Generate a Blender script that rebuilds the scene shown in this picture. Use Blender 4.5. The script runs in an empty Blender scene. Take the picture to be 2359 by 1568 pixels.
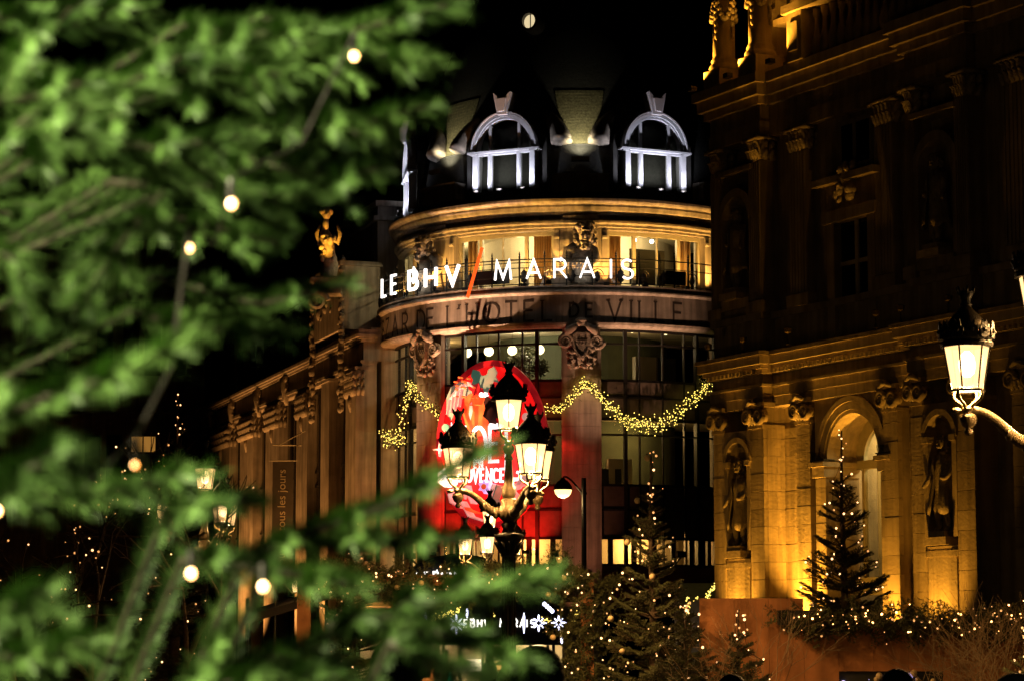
import bpy, math, random
from math import sin, cos, pi, atan, tan, sqrt, radians
from mathutils import Vector, Matrix
random.seed(7)
SC = bpy.context.scene
COL = SC.collection

# ------------------------------------------------------------------ camera
EYE = 1.65
LENS = 90.0
FPX = LENS / 36.0 * 2359.0
PITCH = atan(720.0 / FPX)
cd = bpy.data.cameras.new('camera'); cam = bpy.data.objects.new('camera', cd); COL.objects.link(cam)
cam.location = (0, 0, EYE); cam.rotation_euler = (pi / 2 + PITCH, 0, 0)
cd.lens = LENS; cd.sensor_width = 36.0; cd.clip_start = 0.05; cd.clip_end = 2000
cd.dof.use_dof = True; cd.dof.focus_distance = 95.0; cd.dof.aperture_fstop = 9.5
SC.camera = cam

# ------------------------------------------------------------------ night sky
w = bpy.data.worlds.new('World'); SC.world = w; w.use_nodes = True
nt = w.node_tree; bg = nt.nodes['Background']
sky = nt.nodes.new('ShaderNodeTexSky'); sky.sky_type = 'NISHITA'; sky.sun_disc = False
sky.sun_elevation = radians(-7.0); sky.sun_rotation = radians(200)
nt.links.new(sky.outputs[0], bg.inputs[0]); bg.inputs[1].default_value = 0.05
SC.view_settings.view_transform = 'Standard'; SC.view_settings.look = 'None'
SC.view_settings.exposure = 0.0; SC.view_settings.gamma = 1.0; SC.view_settings.use_curve_mapping = False
cy = SC.cycles
cy.use_denoising = True
cy.max_bounces = 5; cy.diffuse_bounces = 2; cy.glossy_bounces = 2; cy.transmission_bounces = 3; cy.transparent_max_bounces = 12
cy.sample_clamp_indirect = 1.5; cy.caustics_reflective = False; cy.caustics_refractive = False
try: cy.use_light_tree = True
except Exception: pass

# ------------------------------------------------------------------ surveying helpers (sight lines from the tripod)
def ray(u, v):
    x = (u - 1179.5) / FPX; y = (784.0 - v) / FPX
    return Vector((x, cos(PITCH) - y * sin(PITCH), sin(PITCH) + y * cos(PITCH)))
def W(u, v, Y):
    r = ray(u, v); t = Y / r.y
    return Vector((r.x * t, Y, EYE + r.z * t))

class Facade:
    """vertical wall plane: s runs along it towards the viewer's right, n outwards, z up"""
    def __init__(self, P, xdir):
        self.P = Vector((P[0], P[1], 0)); self.x = Vector((xdir[0], xdir[1], 0)).normalized()
        self.y = Vector((-self.x.y, self.x.x, 0))
    def hit(self, u, v, n=0.0):
        r = ray(u, v); o = self.P - self.y * n
        # solve r.xy*t = o + x*s
        det = r.x * (-self.x.y) - (-self.x.x) * r.y
        t = (o.x * (-self.x.y) + self.x.x * o.y) / det
        s = (r.x * t - o.x) * self.x.x + (r.y * t - o.y) * self.x.y
        return s, EYE + r.z * t
    def M(self, s=0.0, n=0.0, z=0.0):
        o = self.P + self.x * s - self.y * n
        return Matrix(((self.x.x, self.y.x, 0, o.x), (self.x.y, self.y.y, 0, o.y), (0, 0, 1, z), (0, 0, 0, 1)))

RX, RY = W(1327, 700, 135.0).x, 135.0          # rotunda axis
def RF(th, R, z=0.0):
    t = radians(th)
    return Matrix(((cos(t), -sin(t), 0, RX + R * sin(t)), (sin(t), cos(t), 0, RY - R * cos(t)), (0, 0, 1, z), (0, 0, 0, 1)))
def zc(v, R):
    return W(1327, v, RY - R).z
def cyl(u, v, R):
    r = ray(u, v); a = r.x ** 2 + r.y ** 2; b = -2 * (r.x * RX + r.y * RY); c = RX ** 2 + RY ** 2 - R * R
    d = max(b * b - 4 * a * c, 0); t = (-b - sqrt(d)) / (2 * a)
    p = r * t
    return math.degrees(math.atan2(p.x - RX, RY - p.y)), EYE + p.z

# ------------------------------------------------------------------ mesh building
class MB:
    def __init__(s): s.V = []; s.F = []
    def add(s, vs, fs, M=None):
        b = len(s.V)
        if M is not None: vs = [M @ Vector(v) for v in vs]
        s.V.extend([tuple(v) for v in vs]); s.F.extend([tuple(i + b for i in f) for f in fs]); return s
    def box(s, x0, x1, y0, y1, z0, z1, M=None):
        vs = [(x0,y0,z0),(x1,y0,z0),(x1,y1,z0),(x0,y1,z0),(x0,y0,z1),(x1,y0,z1),(x1,y1,z1),(x0,y1,z1)]
        return s.add(vs, [(0,3,2,1),(4,5,6,7),(0,1,5,4),(1,2,6,5),(2,3,7,6),(3,0,4,7)], M)
    def prism(s, poly, y0, y1, M=None):
        n = len(poly)
        vs = [(x, y0, z) for x, z in poly] + [(x, y1, z) for x, z in poly]
        fs = [tuple(range(n)), tuple(range(2*n-1, n-1, -1))] + [(i, i+n, (i+1) % n + n, (i+1) % n) for i in range(n)]
        return s.add(vs, fs, M)
    def tube(s, pts, r, n=8, M=None, caps=True):
        pts = [Vector(p) for p in pts]; m = len(pts)
        if not isinstance(r, (list, tuple)): r = [r] * m
        vs = []; ref = None
        for i, p in enumerate(pts):
            d = (pts[min(i+1, m-1)] - pts[max(i-1, 0)])
            if d.length < 1e-9: d = Vector((0, 0, 1))
            d.normalize()
            if ref is None: ref = Vector((0, 0, 1)) if abs(d.z) < .9 else Vector((1, 0, 0))
            a = d.cross(ref)
            if a.length < 1e-6: a = d.orthogonal()
            a.normalize(); b = a.cross(d).normalized(); ref = b
            for k in range(n):
                t = 2*pi*k/n; vs.append(p + a*(r[i]*cos(t)) + b*(r[i]*sin(t)))
        fs = []
        for i in range(m-1):
            for k in range(n):
                k2 = (k+1) % n; fs.append((i*n+k, i*n+k2, (i+1)*n+k2, (i+1)*n+k))
        if caps: fs += [tuple(range(n-1, -1, -1)), tuple(range((m-1)*n, m*n))]
        return s.add(vs, fs, M)
    def lathe(s, prof, n=16, c=(0,0,0), M=None, flute=0.0, caps=True):
        vs = []; m = len(prof)
        for r, z in prof:
            for k in range(n):
                t = 2*pi*k/n; rr = r*(1 - flute*(k % 2)); vs.append((c[0]+rr*cos(t), c[1]+rr*sin(t), c[2]+z))
        fs = []
        for i in range(m-1):
            for k in range(n):
                k2 = (k+1) % n; fs.append((i*n+k, i*n+k2, (i+1)*n+k2, (i+1)*n+k))
        if caps: fs += [tuple(range(n-1, -1, -1)), tuple(range((m-1)*n, m*n))]
        return s.add(vs, fs, M)
    def arc(s, prof, t0, t1, n=None, wob=None):
        """closed (r,z) outline swept round the rotunda axis from t0 to t1 degrees"""
        if n is None: n = max(1, int(abs(t1-t0)/2.0))
        m = len(prof); vs = []
        for i in range(n+1):
            t = t0 + (t1-t0)*i/n; k = 0 if wob is None else wob(i)
            for r, z in prof: vs.append((RX+(r+k)*sin(radians(t)), RY-(r+k)*cos(radians(t)), z))
        fs = []
        for i in range(n):
            for k in range(m):
                k2 = (k+1) % m; fs.append((i*m+k, (i+1)*m+k, (i+1)*m+k2, i*m+k2))
        fs += [tuple(range(m)), tuple(range((n+1)*m-1, n*m-1, -1))]
        return s.add(vs, fs)
    def ell(s, c, r, M=None, nu=10, nv=7, rot=None):
        if not isinstance(r, (list, tuple)): r = (r, r, r)
        vs = []; c = Vector(c)
        for j in range(nv+1):
            p = -pi/2 + pi*j/nv
            for i in range(nu):
                t = 2*pi*i/nu; q = Vector((r[0]*cos(p)*cos(t), r[1]*cos(p)*sin(t), r[2]*sin(p)))
                if rot is not None: q = rot @ q
                vs.append(c + q)
        fs = [(j*nu+i, j*nu+(i+1) % nu, (j+1)*nu+(i+1) % nu, (j+1)*nu+i) for j in range(nv) for i in range(nu)]
        return s.add(vs, fs, M)
    def spiral(s, c, R0, turns, r, M=None, flip=1, n=26):
        pts = []
        for i in range(n):
            f = i/(n-1); a = flip*2*pi*turns*f; rr = R0*(1-f*.88)
            pts.append((c[0]+rr*cos(a), c[1]-.02*f, c[2]+rr*sin(a)))
        return s.tube(pts, [r*(1-.6*i/(n-1)) for i in range(n)], 6, M)
    def ribbon(s, pts, w, y0, y1, M=None, closed=False):
        """mitred flat stroke in the local x-z plane, extruded y0..y1"""
        P = [Vector((p[0], p[1])) for p in pts]; n = len(P); L = []; R = []
        for i in range(n):
            if closed: a, b = P[i]-P[i-1], P[(i+1) % n]-P[i]
            else:
                a = P[i]-P[i-1] if i > 0 else P[1]-P[0]; b = P[i+1]-P[i] if i < n-1 else P[-1]-P[-2]
            a.normalize(); b.normalize(); na = Vector((-a.y, a.x)); nb = Vector((-b.y, b.x)); m = na+nb
            if m.length < 1e-5: m = na
            m.normalize(); k = w/2/max(m.dot(na), .35)
            L.append(P[i]+m*k); R.append(P[i]-m*k)
        vs = []
        for i in range(n):
            for q, y in ((L[i], y0), (R[i], y0), (L[i], y1), (R[i], y1)): vs.append((q.x, y, q.y))
        fs = []
        for i in range(n if closed else n-1):
            a = i*4; b = ((i+1) % n)*4
            fs += [(a, a+1, b+1, b), (a+2, b+2, b+3, a+3), (a, b, b+2, a+2), (a+1, a+3, b+3, b+1)]
        if not closed:
            e = (n-1)*4; fs += [(0, 2, 3, 1), (e, e+1, e+3, e+2)]
        return s.add(vs, fs, M)
    def mesh(s, name, mat, smooth=False):
        me = bpy.data.meshes.new(name); me.from_pydata(s.V, [], s.F)
        if isinstance(mat, (list, tuple)):
            for m in mat: me.materials.append(m)
        else: me.materials.append(mat)
        if smooth: me.shade_smooth()
        me.update(); return me
    def build(s, name, mat, parent=None, smooth=False, kind=None):
        o = bpy.data.objects.new(name, s.mesh(name, mat, smooth)); COL.objects.link(o)
        if parent is not None: o.parent = parent
        if kind: o['kind'] = kind
        return o
def link(name, me, parent=None, M=None):
    o = bpy.data.objects.new(name, me); COL.objects.link(o)
    if parent is not None: o.parent = parent
    if M is not None: o.matrix_local = M
    return o
def world(o):
    m = o.matrix_basis.copy()
    return m if o.parent is None else world(o.parent) @ o.matrix_parent_inverse @ m
def setw(o, M):
    o.matrix_parent_inverse = world(o.parent).inverted(); o.matrix_basis = M
    return o
def wbuild(mb, name, m, parent, smooth=False, kind=None):
    """build a part whose vertices are given in world coordinates"""
    o = mb.build(name, m, None, smooth, kind); o.parent = parent; o.matrix_parent_inverse = world(parent).inverted()
    return o
def tag(o, label, cat, group=None, kind=None):
    o['label'] = label; o['category'] = cat
    if group: o['group'] = group
    if kind: o['kind'] = kind
    return o
def thing(name, label, cat, loc=(0,0,0), rz=0.0, group=None):
    o = bpy.data.objects.new(name, None); COL.objects.link(o); o.location = loc; o.rotation_euler = (0, 0, rz)
    o.empty_display_size = .2
    return tag(o, label, cat, group)
def copy_tree(o, parent=None):
    c = o.copy(); COL.objects.link(c); c.parent = parent
    for ch in [x for x in bpy.data.objects if x.parent == o]: copy_tree(ch, c)
    return c
def arcpts(cx, cy, rx, ry, a0, a1, n=12):
    return [(cx+rx*cos(radians(a0+(a1-a0)*i/n)), cy+ry*sin(radians(a0+(a1-a0)*i/n))) for i in range(n+1)]
def bez(p0, p1, p2, p3, n=12):
    p0, p1, p2, p3 = map(Vector, (p0, p1, p2, p3))
    return [p0*(1-t)**3 + p1*3*t*(1-t)**2 + p2*3*t*t*(1-t) + p3*t**3 for t in [i/n for i in range(n+1)]]

# ------------------------------------------------------------------ materials
def mat(name, col, rough=.7, metal=0.0, var=0.0, vscale=2.0, bump=0.0, bscale=20.0, spec=.3, streak=0.0, col2=None):
    m = bpy.data.materials.new(name); m.use_nodes = True; t = m.node_tree; b = t.nodes['Principled BSDF']
    b.inputs['Roughness'].default_value = rough; b.inputs['Metallic'].default_value = metal
    b.inputs['Specular IOR Level'].default_value = spec
    b.inputs['Base Color'].default_value = (*col, 1)
    if var or bump or streak or col2:
        tc = t.nodes.new('ShaderNodeTexCoord')
    if var or col2:
        nz = t.nodes.new('ShaderNodeTexNoise'); nz.inputs['Scale'].default_value = vscale; nz.inputs['Detail'].default_value = 6
        t.links.new(tc.outputs['Object'], nz.inputs['Vector'])
        cr = t.nodes.new('ShaderNodeValToRGB'); e = cr.color_ramp.elements
        e[0].position = .3; e[1].position = .72
        c2 = col2 if col2 else tuple(c*(1+var*.5) for c in col)
        e[0].color = (*[c*(1-var) for c in col], 1); e[1].color = (*c2, 1)
        t.links.new(nz.outputs['Fac'], cr.inputs[0]); last = cr.outputs[0]
        if streak:
            mp = t.nodes.new('ShaderNodeMapping'); mp.inputs['Scale'].default_value = (3.2, 3.2, .22)
            t.links.new(tc.outputs['Object'], mp.inputs[0])
            n2 = t.nodes.new('ShaderNodeTexNoise'); n2.inputs['Scale'].default_value = 1.3; n2.inputs['Detail'].default_value = 5
            t.links.new(mp.outputs[0], n2.inputs['Vector'])
            r2 = t.nodes.new('ShaderNodeValToRGB'); r2.color_ramp.elements[0].position = .38; r2.color_ramp.elements[1].position = .6
            r2.color_ramp.elements[0].color = (1-streak, 1-streak, 1-streak, 1)
            t.links.new(n2.outputs['Fac'], r2.inputs[0])
            mx = t.nodes.new('ShaderNodeMix'); mx.data_type = 'RGBA'; mx.blend_type = 'MULTIPLY'; mx.inputs[0].default_value = 1
            t.links.new(last, mx.inputs[6]); t.links.new(r2.outputs[0], mx.inputs[7]); last = mx.outputs[2]
        t.links.new(last, b.inputs['Base Color'])
    if bump:
        nb = t.nodes.new('ShaderNodeTexNoise'); nb.inputs['Scale'].default_value = bscale; nb.inputs['Detail'].default_value = 5
        t.links.new(tc.outputs['Object'], nb.inputs['Vector'])
        bp = t.nodes.new('ShaderNodeBump'); bp.inputs['Strength'].default_value = bump; bp.inputs['Distance'].default_value = .05
        t.links.new(nb.outputs['Fac'], bp.inputs['Height']); t.links.new(bp.outputs[0], b.inputs['Normal'])
    return m
def emis(name, col, strength, base=(.8,.8,.8), sample=True):
    m = bpy.data.materials.new(name); m.use_nodes = True; b = m.node_tree.nodes['Principled BSDF']
    b.inputs['Base Color'].default_value = (*base, 1); b.inputs['Roughness'].default_value = .5
    b.inputs['Emission Color'].default_value = (*col, 1); b.inputs['Emission Strength'].default_value = strength
    if not sample: m.cycles.emission_sampling = 'NONE'
    return m
def glassmat(name, tint=(.9,.92,.9), refl=.12, emit=None):
    m = bpy.data.materials.new(name); m.use_nodes = True; t = m.node_tree; t.nodes.clear()
    o = t.nodes.new('ShaderNodeOutputMaterial'); tr = t.nodes.new('ShaderNodeBsdfTransparent'); tr.inputs[0].default_value = (*tint, 1)
    gl = t.nodes.new('ShaderNodeBsdfGlossy'); gl.inputs['Roughness'].default_value = .03
    lw = t.nodes.new('ShaderNodeLayerWeight'); lw.inputs[0].default_value = .5; pw_ = t.nodes.new('ShaderNodeMath'); pw_.operation = 'POWER'; pw_.inputs[1].default_value = 4.0; fr = t.nodes.new('ShaderNodeMath'); fr.operation = 'MULTIPLY_ADD'; fr.inputs[1].default_value = .5; fr.inputs[2].default_value = .03; t.links.new(lw.outputs['Facing'], pw_.inputs[0]); t.links.new(pw_.outputs[0], fr.inputs[0])
    mx = t.nodes.new('ShaderNodeMixShader'); t.links.new(fr.outputs[0], mx.inputs[0]); t.links.new(tr.outputs[0], mx.inputs[1]); t.links.new(gl.outputs[0], mx.inputs[2])
    last = mx
    if emit:
        em = t.nodes.new('ShaderNodeEmission'); em.inputs[0].default_value = (*emit[0], 1); em.inputs[1].default_value = emit[1]
        ad = t.nodes.new('ShaderNodeAddShader'); t.links.new(mx.outputs[0], ad.inputs[0]); t.links.new(em.outputs[0], ad.inputs[1]); last = ad
    t.links.new(last.outputs[0], o.inputs['Surface']); return m
def lamp(name, loc, power, col, parent=None, kind='POINT', aim=None, spot=60, blend=.6, size=.1):
    l = bpy.data.lights.new(name, kind); l.energy = power*6; l.color = col
    if kind == 'SPOT': l.spot_size = radians(spot); l.spot_blend = blend; l.shadow_soft_size = size
    elif kind == 'POINT': l.shadow_soft_size = size
    else: l.size = size
    o = bpy.data.objects.new(name, l); COL.objects.link(o)
    o.location = loc
    if aim is not None: o.rotation_euler = (Vector(aim)-Vector(loc)).to_track_quat('-Z', 'Y').to_euler()
    if parent is not None:
        o.parent = parent; o.matrix_parent_inverse = world(parent).inverted()
    return o

STONE = mat('limestone_store', (.46,.39,.31), .8, var=.28, vscale=1.1, bump=.25, bscale=9, streak=.35)
STONE2 = mat('limestone_hall', (.44,.35,.24), .82, var=.3, vscale=.9, bump=.3, bscale=11, streak=.3)
STONE2B = mat('limestone_hall_weathered', (.39,.31,.21), .85, var=.3, vscale=1.4, bump=.3, bscale=11, streak=.35)
STONE2C = mat('limestone_hall_pale', (.47,.38,.26), .8, var=.22, vscale=1.2, bump=.3, bscale=11, streak=.25)
CARVED = mat('carved_limestone', (.45,.38,.29), .85, var=.4, vscale=5, bump=.9, bscale=14)
STATUE = mat('statue_stone', (.4,.33,.24), .85, var=.45, vscale=4, bump=.5, bscale=16, streak=.4)
SLATE = mat('slate', (.055,.055,.05), .55, var=.35, vscale=7, bump=.4, bscale=18, spec=.5)
ZINC = mat('painted_zinc', (.62,.62,.66), .5, var=.12, vscale=3)
LEAD = mat('dark_lead', (.05,.048,.045), .6, var=.3, vscale=3)
IRON = mat('black_iron', (.018,.016,.013), .45, metal=.3, var=.3, vscale=9, bump=.2, bscale=40)
BRONZE = mat('patinated_bronze', (.085,.062,.03), .42, metal=.55, var=.4, vscale=14, bump=.35, bscale=60)
FRAME = mat('dark_window_metal', (.02,.017,.014), .5, var=.2, vscale=5)
FRAMEW = mat('cream_window_frame', (.45,.4,.28), .5, var=.15, vscale=5)
PANEL = mat('spandrel_panel', (.12,.09,.07), .45, var=.3, vscale=3, spec=.4)
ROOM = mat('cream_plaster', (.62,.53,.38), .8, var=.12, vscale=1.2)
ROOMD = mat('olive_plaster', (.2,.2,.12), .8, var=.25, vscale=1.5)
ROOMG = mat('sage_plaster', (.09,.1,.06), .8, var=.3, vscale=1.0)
CURTAIN = mat('ochre_curtain', (.5,.3,.12), .85, var=.2, vscale=6)
VOILE = mat('cream_curtain', (.65,.55,.36), .85, var=.12, vscale=4)
def translucent(m, col):
    t = m.node_tree; b = t.nodes['Principled BSDF']; o = t.nodes['Material Output']; tl = t.nodes.new('ShaderNodeBsdfTranslucent'); tl.inputs[0].default_value = (*col, 1)
    mx = t.nodes.new('ShaderNodeMixShader'); mx.inputs[0].default_value = .5; t.links.new(b.outputs[0], mx.inputs[1]); t.links.new(tl.outputs[0], mx.inputs[2]); t.links.new(mx.outputs[0], o.inputs['Surface'])
translucent(VOILE, (.7,.58,.36)); translucent(CURTAIN, (.6,.34,.12))
DARKB = mat('dark_board', (.03,.028,.022), .6, var=.2)
GLASS = glassmat('window_glass')
GLASSD = glassmat('smoked_glass', (.75,.75,.7))
LETTER = emis('white_letter_glow', (1,.93,.85), 2.6)
LETRED = emis('orange_letter_glow', (1,.1,.01), 1.3, base=(.3,.03,.01))
ENGR = mat('engraved_dark', (.06,.045,.035), .8, var=.3, vscale=3)
GLOBE = emis('globe_glow', (1,.78,.42), 4.5)
FAIRYS = emis('garland_fairy_glow', (1,.42,.12), 11.0)
FAIRY = emis('fairy_bulb_glow', (1,.5,.2), 4.0, sample=False)
FAIRYD = emis('fairy_bulb_dim', (1,.42,.12), 1.2, sample=False)
GARB = emis('garland_bulb_glow', (1,.72,.12), 3.2)
COOL = emis('cool_led_glow', (.72,.72,1), 3.5, sample=False)
NEEDLE = mat('fir_needle', (.028,.08,.011), .55, var=.6, vscale=9, spec=.26, col2=(.1,.19,.042))
NEEDLED = mat('dark_fir_needle', (.1,.105,.04), .6, var=.4, vscale=6, spec=.25)
BARK = mat('bark', (.13,.085,.05), .85, var=.4, vscale=12, bump=.5, bscale=30)
TWIG = mat('green_twig', (.02,.017,.008), .7, var=.3, vscale=20)
WOOD = mat('orange_wood', (.5,.2,.065), .6, var=.3, vscale=2.5, bump=.2, bscale=14, streak=.3)
BAUBLE = mat('cream_bauble', (.62,.45,.22), .45, var=.15, vscale=9)
CLOTH = mat('black_coat', (.012,.012,.014), .8, var=.3, vscale=12)
HAIR = mat('dark_hair', (.015,.011,.009), .6, var=.4, vscale=30, bump=.5, bscale=60)
SKIN = mat('skin', (.5,.3,.22), .5)
AWN = mat('black_awning', (.02,.016,.015), .6, var=.3, vscale=2)
AWNR = mat('dark_red_awning', (.07,.02,.014), .65, var=.3, vscale=2)
GROUND = mat('granite_paving', (.07,.065,.06), .6, var=.35, vscale=1.6, bump=.3, bscale=6)
ASPH = mat('asphalt', (.05,.05,.05), .7, var=.3, vscale=3, bump=.4, bscale=40)
WARM = (1, .62, .24); SODIUM = (1, .43, .035)

def vary(o, nf, seed=1, share=.4):
    """a random share of the bulbs takes the dimmer glow"""
    o.data.materials.append(FAIRYD); r = random.Random(seed); d = {}
    for i, p in enumerate(o.data.polygons):
        k = i//nf
        if k not in d: d[k] = 1 if r.random() < share else 0
        p.material_index = d[k]
    return o
# ------------------------------------------------------------------ the ground
g = MB(); g.add([(-600,-120,0),(600,-120,0),(600,900,0),(-600,900,0)], [(0,1,2,3)])
g.build('ground', GROUND)['kind'] = 'structure'
g = MB(); g.add([(-300,92,.004),(300,92,.004),(300,112,.004),(-300,112,.004)], [(0,1,2,3)])
g.build('road', ASPH)['kind'] = 'structure'
g = MB(); g.box(-300, 300, 91.7, 92, 0, .13); g.box(-300, 300, 112, 112.3, 0, .13)
g.build('kerb', GROUND)['kind'] = 'structure'
# ================================================================== letters drawn with strokes
A_ = arcpts
FONT = {
 'L': (.52, [[(0,1),(0,0),(.5,0)]]),
 'E': (.52, [[(.5,1),(0,1),(0,0),(.5,0)], [(.02,.52),(.44,.52)]]),
 'B': (.58, [[(0,0),(0,1),(.3,1)]+A_(.3,.77,.22,.23,90,-90,8)+[(.02,.54)], [(.02,.54),(.3,.54)]+A_(.3,.27,.27,.27,90,-90,8)+[(.0,0)]]),
 'H': (.64, [[(0,0),(0,1)], [(.62,0),(.62,1)], [(.02,.5),(.6,.5)]]),
 'V': (.66, [[(0,1),(.33,0),(.66,1)]]),
 'M': (.84, [[(0,0),(.1,1),(.42,.08),(.74,1),(.84,0)]]),
 'A': (.7, [[(0,0),(.35,1),(.7,0)], [(.13,.32),(.57,.32)]]),
 'R': (.6, [[(0,0),(0,1),(.3,1)]+A_(.3,.73,.25,.27,90,-90,8)+[(.02,.46)], [(.26,.45),(.6,0)]]),
 'I': (.06, [[(.03,0),(.03,1)]]),
 'S': (.56, [A_(.28,.75,.26,.25,40,270,10)+A_(.28,.25,.28,.25,90,-140,10)]),
 'Z': (.6, [[(.02,1),(.58,1),(0,0),(.6,0)]]),
 'D': (.66, [[(.2,0),(0,0),(0,1),(.2,1)]+A_(.2,.5,.44,.5,90,-90,12)]),
 'O': (.8, [A_(.4,.5,.4,.5,90,448,22)]),
 'T': (.64, [[(0,1),(.64,1)], [(.32,.98),(.32,0)]]),
 "'": (.1, [[(.08,1.02),(.02,.82)]]),
 'N': (.66, [[(0,0),(0,1),(.66,0),(.66,1)]]),
 'P': (.56, [[(0,0),(0,1),(.3,1)]+A_(.3,.72,.26,.28,90,-90,8)+[(.02,.44)]]),
 'C': (.66, [A_(.38,.5,.38,.5,45,315,14)]),
}
def letter(ch, h, wd, depth, stretch=1.0, serif=0.0):
    mb = MB(); wd_, strokes = FONT[ch]; k = 0
    for st in strokes:
        pts = [((x-wd_/2)*h*stretch, z*h) for x, z in st]
        mb.ribbon(pts, wd, -.001*k, depth); k += 1
        if serif:
            for (x, z), (x2, z2) in ((pts[0], pts[1]), (pts[-1], pts[-2])):
                if abs(z-z2) > abs(x-x2)*1.2:
                    mb.box(x-serif, x+serif, -.001*k, depth, z-wd*.25, z+wd*.25); k += 1
    return mb

# ================================================================== the department store on the corner
STORE = thing('department_store', 'round cornered stone department store with dark dome, glazed bays and lit balcony sign', 'building', (RX, RY, 0))
def sb(mb, name, m, parent=STORE, smooth=False, kind=None):
    o = mb.build(name, m, None, smooth, kind)
    o.parent = parent
    inv = Matrix.Translation((-RX, -RY, 0)) if parent is STORE else Matrix.Identity(4)
    if parent is STORE: o.matrix_parent_inverse = inv
    return o
# children below parts of the store keep world coordinates: their part's own matrix is the identity in world space
T0, T1 = -118, 100
zf_bot, zf_top = zc(743, 10.4), zc(679, 10.4)          # lettered frieze
zb = zc(657, 10.6)                                     # balcony floor
ztop = zc(455, 10.0)                                   # cornice top
zw = zc(531, 9.4)                                      # top window heads
# --- frieze, balcony slab, cornices
m = MB(); m.arc([(9.6,zf_bot),(10.4,zf_bot),(10.4,zf_top),(9.6,zf_top)], T0, T1, 70); sb(m, 'frieze', STONE)
m = MB(); m.arc([(9.6,zf_top+.002),(10.46,zf_top+.002),(10.62,zf_top+.1),(10.62,zf_top+.17),(10.52,zf_top+.2),(10.52,zb-.12),(10.58,zb-.08),(10.58,zb),(8.8,zb),(8.8,zf_top+.002)], T0, T1, 70); sb(m, 'balcony_slab', STONE)
m = MB(); m.arc([(9.5,zf_bot-.22),(10.3,zf_bot-.22),(10.44,zf_bot-.12),(10.48,zf_bot-.003),(9.5,zf_bot-.003)], T0, T1, 70); sb(m, 'frieze_moulding', STONE)
def cornice(z, prof, name):
    mm = MB(); mm.arc([(9.0, z+prof[0][1])]+[(r, z+dz) for r, dz in prof]+[(9.0, z+prof[-1][1])], T0, T1, 70); return sb(mm, name, STONE)
H = ztop-zw
cornice(zw+.02, [(9.46,0),(9.46,.1),(9.56,.14),(9.56,.26),(9.68,.34),(9.68,.44),(9.44,.5)], 'window_head_moulding')
cornice(zw+.52+.003, [(9.42,0),(9.42,H-1.36)], 'attic_frieze')
cornice(ztop-.82+.003, [(9.44,0),(9.58,.05),(9.58,.17),(9.7,.24),(9.78,.4),(9.78,.5),(9.95,.58),(10.0,.66),(10.0,.78),(9.9,.815)], 'cornice')
# --- top storey wall: piers between openings
for c in (-100, -50, 0, 50):
    m = MB(); m.arc([(8.7,zb),(9.4,zb),(9.4,zw+.018),(8.7,zw+.018)], c-8, c+8, 8); sb(m, 'pier', STONE)
    for e in (-1, 1):          # slim pilaster with cap beside each opening
        a = c+e*7.2; m = MB(); m.arc([(9.38,zb),(9.5,zb),(9.5,zw-.45),(9.6,zw-.38),(9.6,zw-.28),(9.52,zw-.26),(9.52,zw+.012),(9.38,zw+.012)], a-.8, a+.8, 2); sb(m, 'pilaster', STONE)
    m = MB(); m.arc([(9.38,zw+.53),(9.62,zw+.53),(9.62,ztop-.83),(9.38,ztop-.83)], c-5.2, c+5.2, 6); sb(m, 'attic_block', STONE)
# storey slabs and back rooms
def storey(zlo, zhi, name, wallmat, ceil=ROOM, rr=9.2, back=5.2):
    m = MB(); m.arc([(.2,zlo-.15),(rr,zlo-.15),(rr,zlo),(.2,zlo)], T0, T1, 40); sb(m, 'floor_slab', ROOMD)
    m = MB(); m.arc([(.2,zhi),(rr,zhi),(rr,zhi+.1),(.2,zhi+.1)], T0, T1, 40); sb(m, 'ceiling_slab', ceil)
    m = MB(); m.arc([(back-.1,zlo),(back,zlo),(back,zhi),(back-.1,zhi)], T0, T1, 40); sb(m, name, wallmat)
storey(zb+.02, zw+.5, 'room_wall', ROOM, rr=8.68)
# --- top windows
for c in (-75, -25, 25):
    fr = MB(); z0, z1 = zb+.03, zw
    for a, wd in ((-16.4,.9),(-7.9,1.1),(7.9,1.1),(16.4,.9),(0,.35)):
        fr.arc([(8.98,z0),(9.14,z0),(9.14,z1-.2),(8.98,z1-.2)], c+a-wd/2, c+a+wd/2, 1)
    fr.arc([(8.97,z1-.199),(9.15,z1-.199),(9.15,z1),(8.97,z1)], c-17, c+17, 12)
    f = sb(fr, 'window', FRAMEW)
    for a0, a1 in ((-15.9,-8.5),(-7.3,-.2),(.2,7.3),(8.5,15.9)):
        p = MB(); p.arc([(9.05,z0),(9.07,z0),(9.07,z1-.2),(9.05,z1-.2)], c+a0, c+a1, 2); p.build('pane', GLASS, f)
    for a0, a1 in ((-15.5,-11.5),(9.5,15.5)):
        p = MB(); p.arc([(8.6,z0),(8.64,z0),(8.64,z1-.05),(8.6,z1-.05)], c+a0, c+a1, 24, wob=lambda i: .05*sin(i*1.9)); p.build('curtain', CURTAIN, f, True)
m = MB(); m.box(-1.0, 1.0, -.03, .03, zb+.5, zw-.62, RF(25.6, 7.9)); m.box(-.9,-.84,0,.05,zb,zb+.5,RF(25.6,7.9)); m.box(.84,.9,0,.05,zb,zb+.5,RF(25.6,7.9)); sb(m, 'display_board', DARKB)
for th, vv in ((21.5,552),(29,560)):
    p = RF(th, 7.6, zw-.12).translation; m = MB(); m.ell(p, .11); sb(m, 'ceiling_spot', emis('spot_glow', (1,.85,.6), 12))
p = RF(-19, 7.2, zw+.42).translation; m = MB(); m.lathe([(.16,0),(.16,.06)], 14, p); sb(m, 'ceiling_light', GLOBE)
for th, pw in ((-75,60),(-25,95),(25,85)):
    lamp('room_light', RF(th, 7.0, zw-.25).translation, pw, (1,.76,.4), STORE, size=.25)

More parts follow.
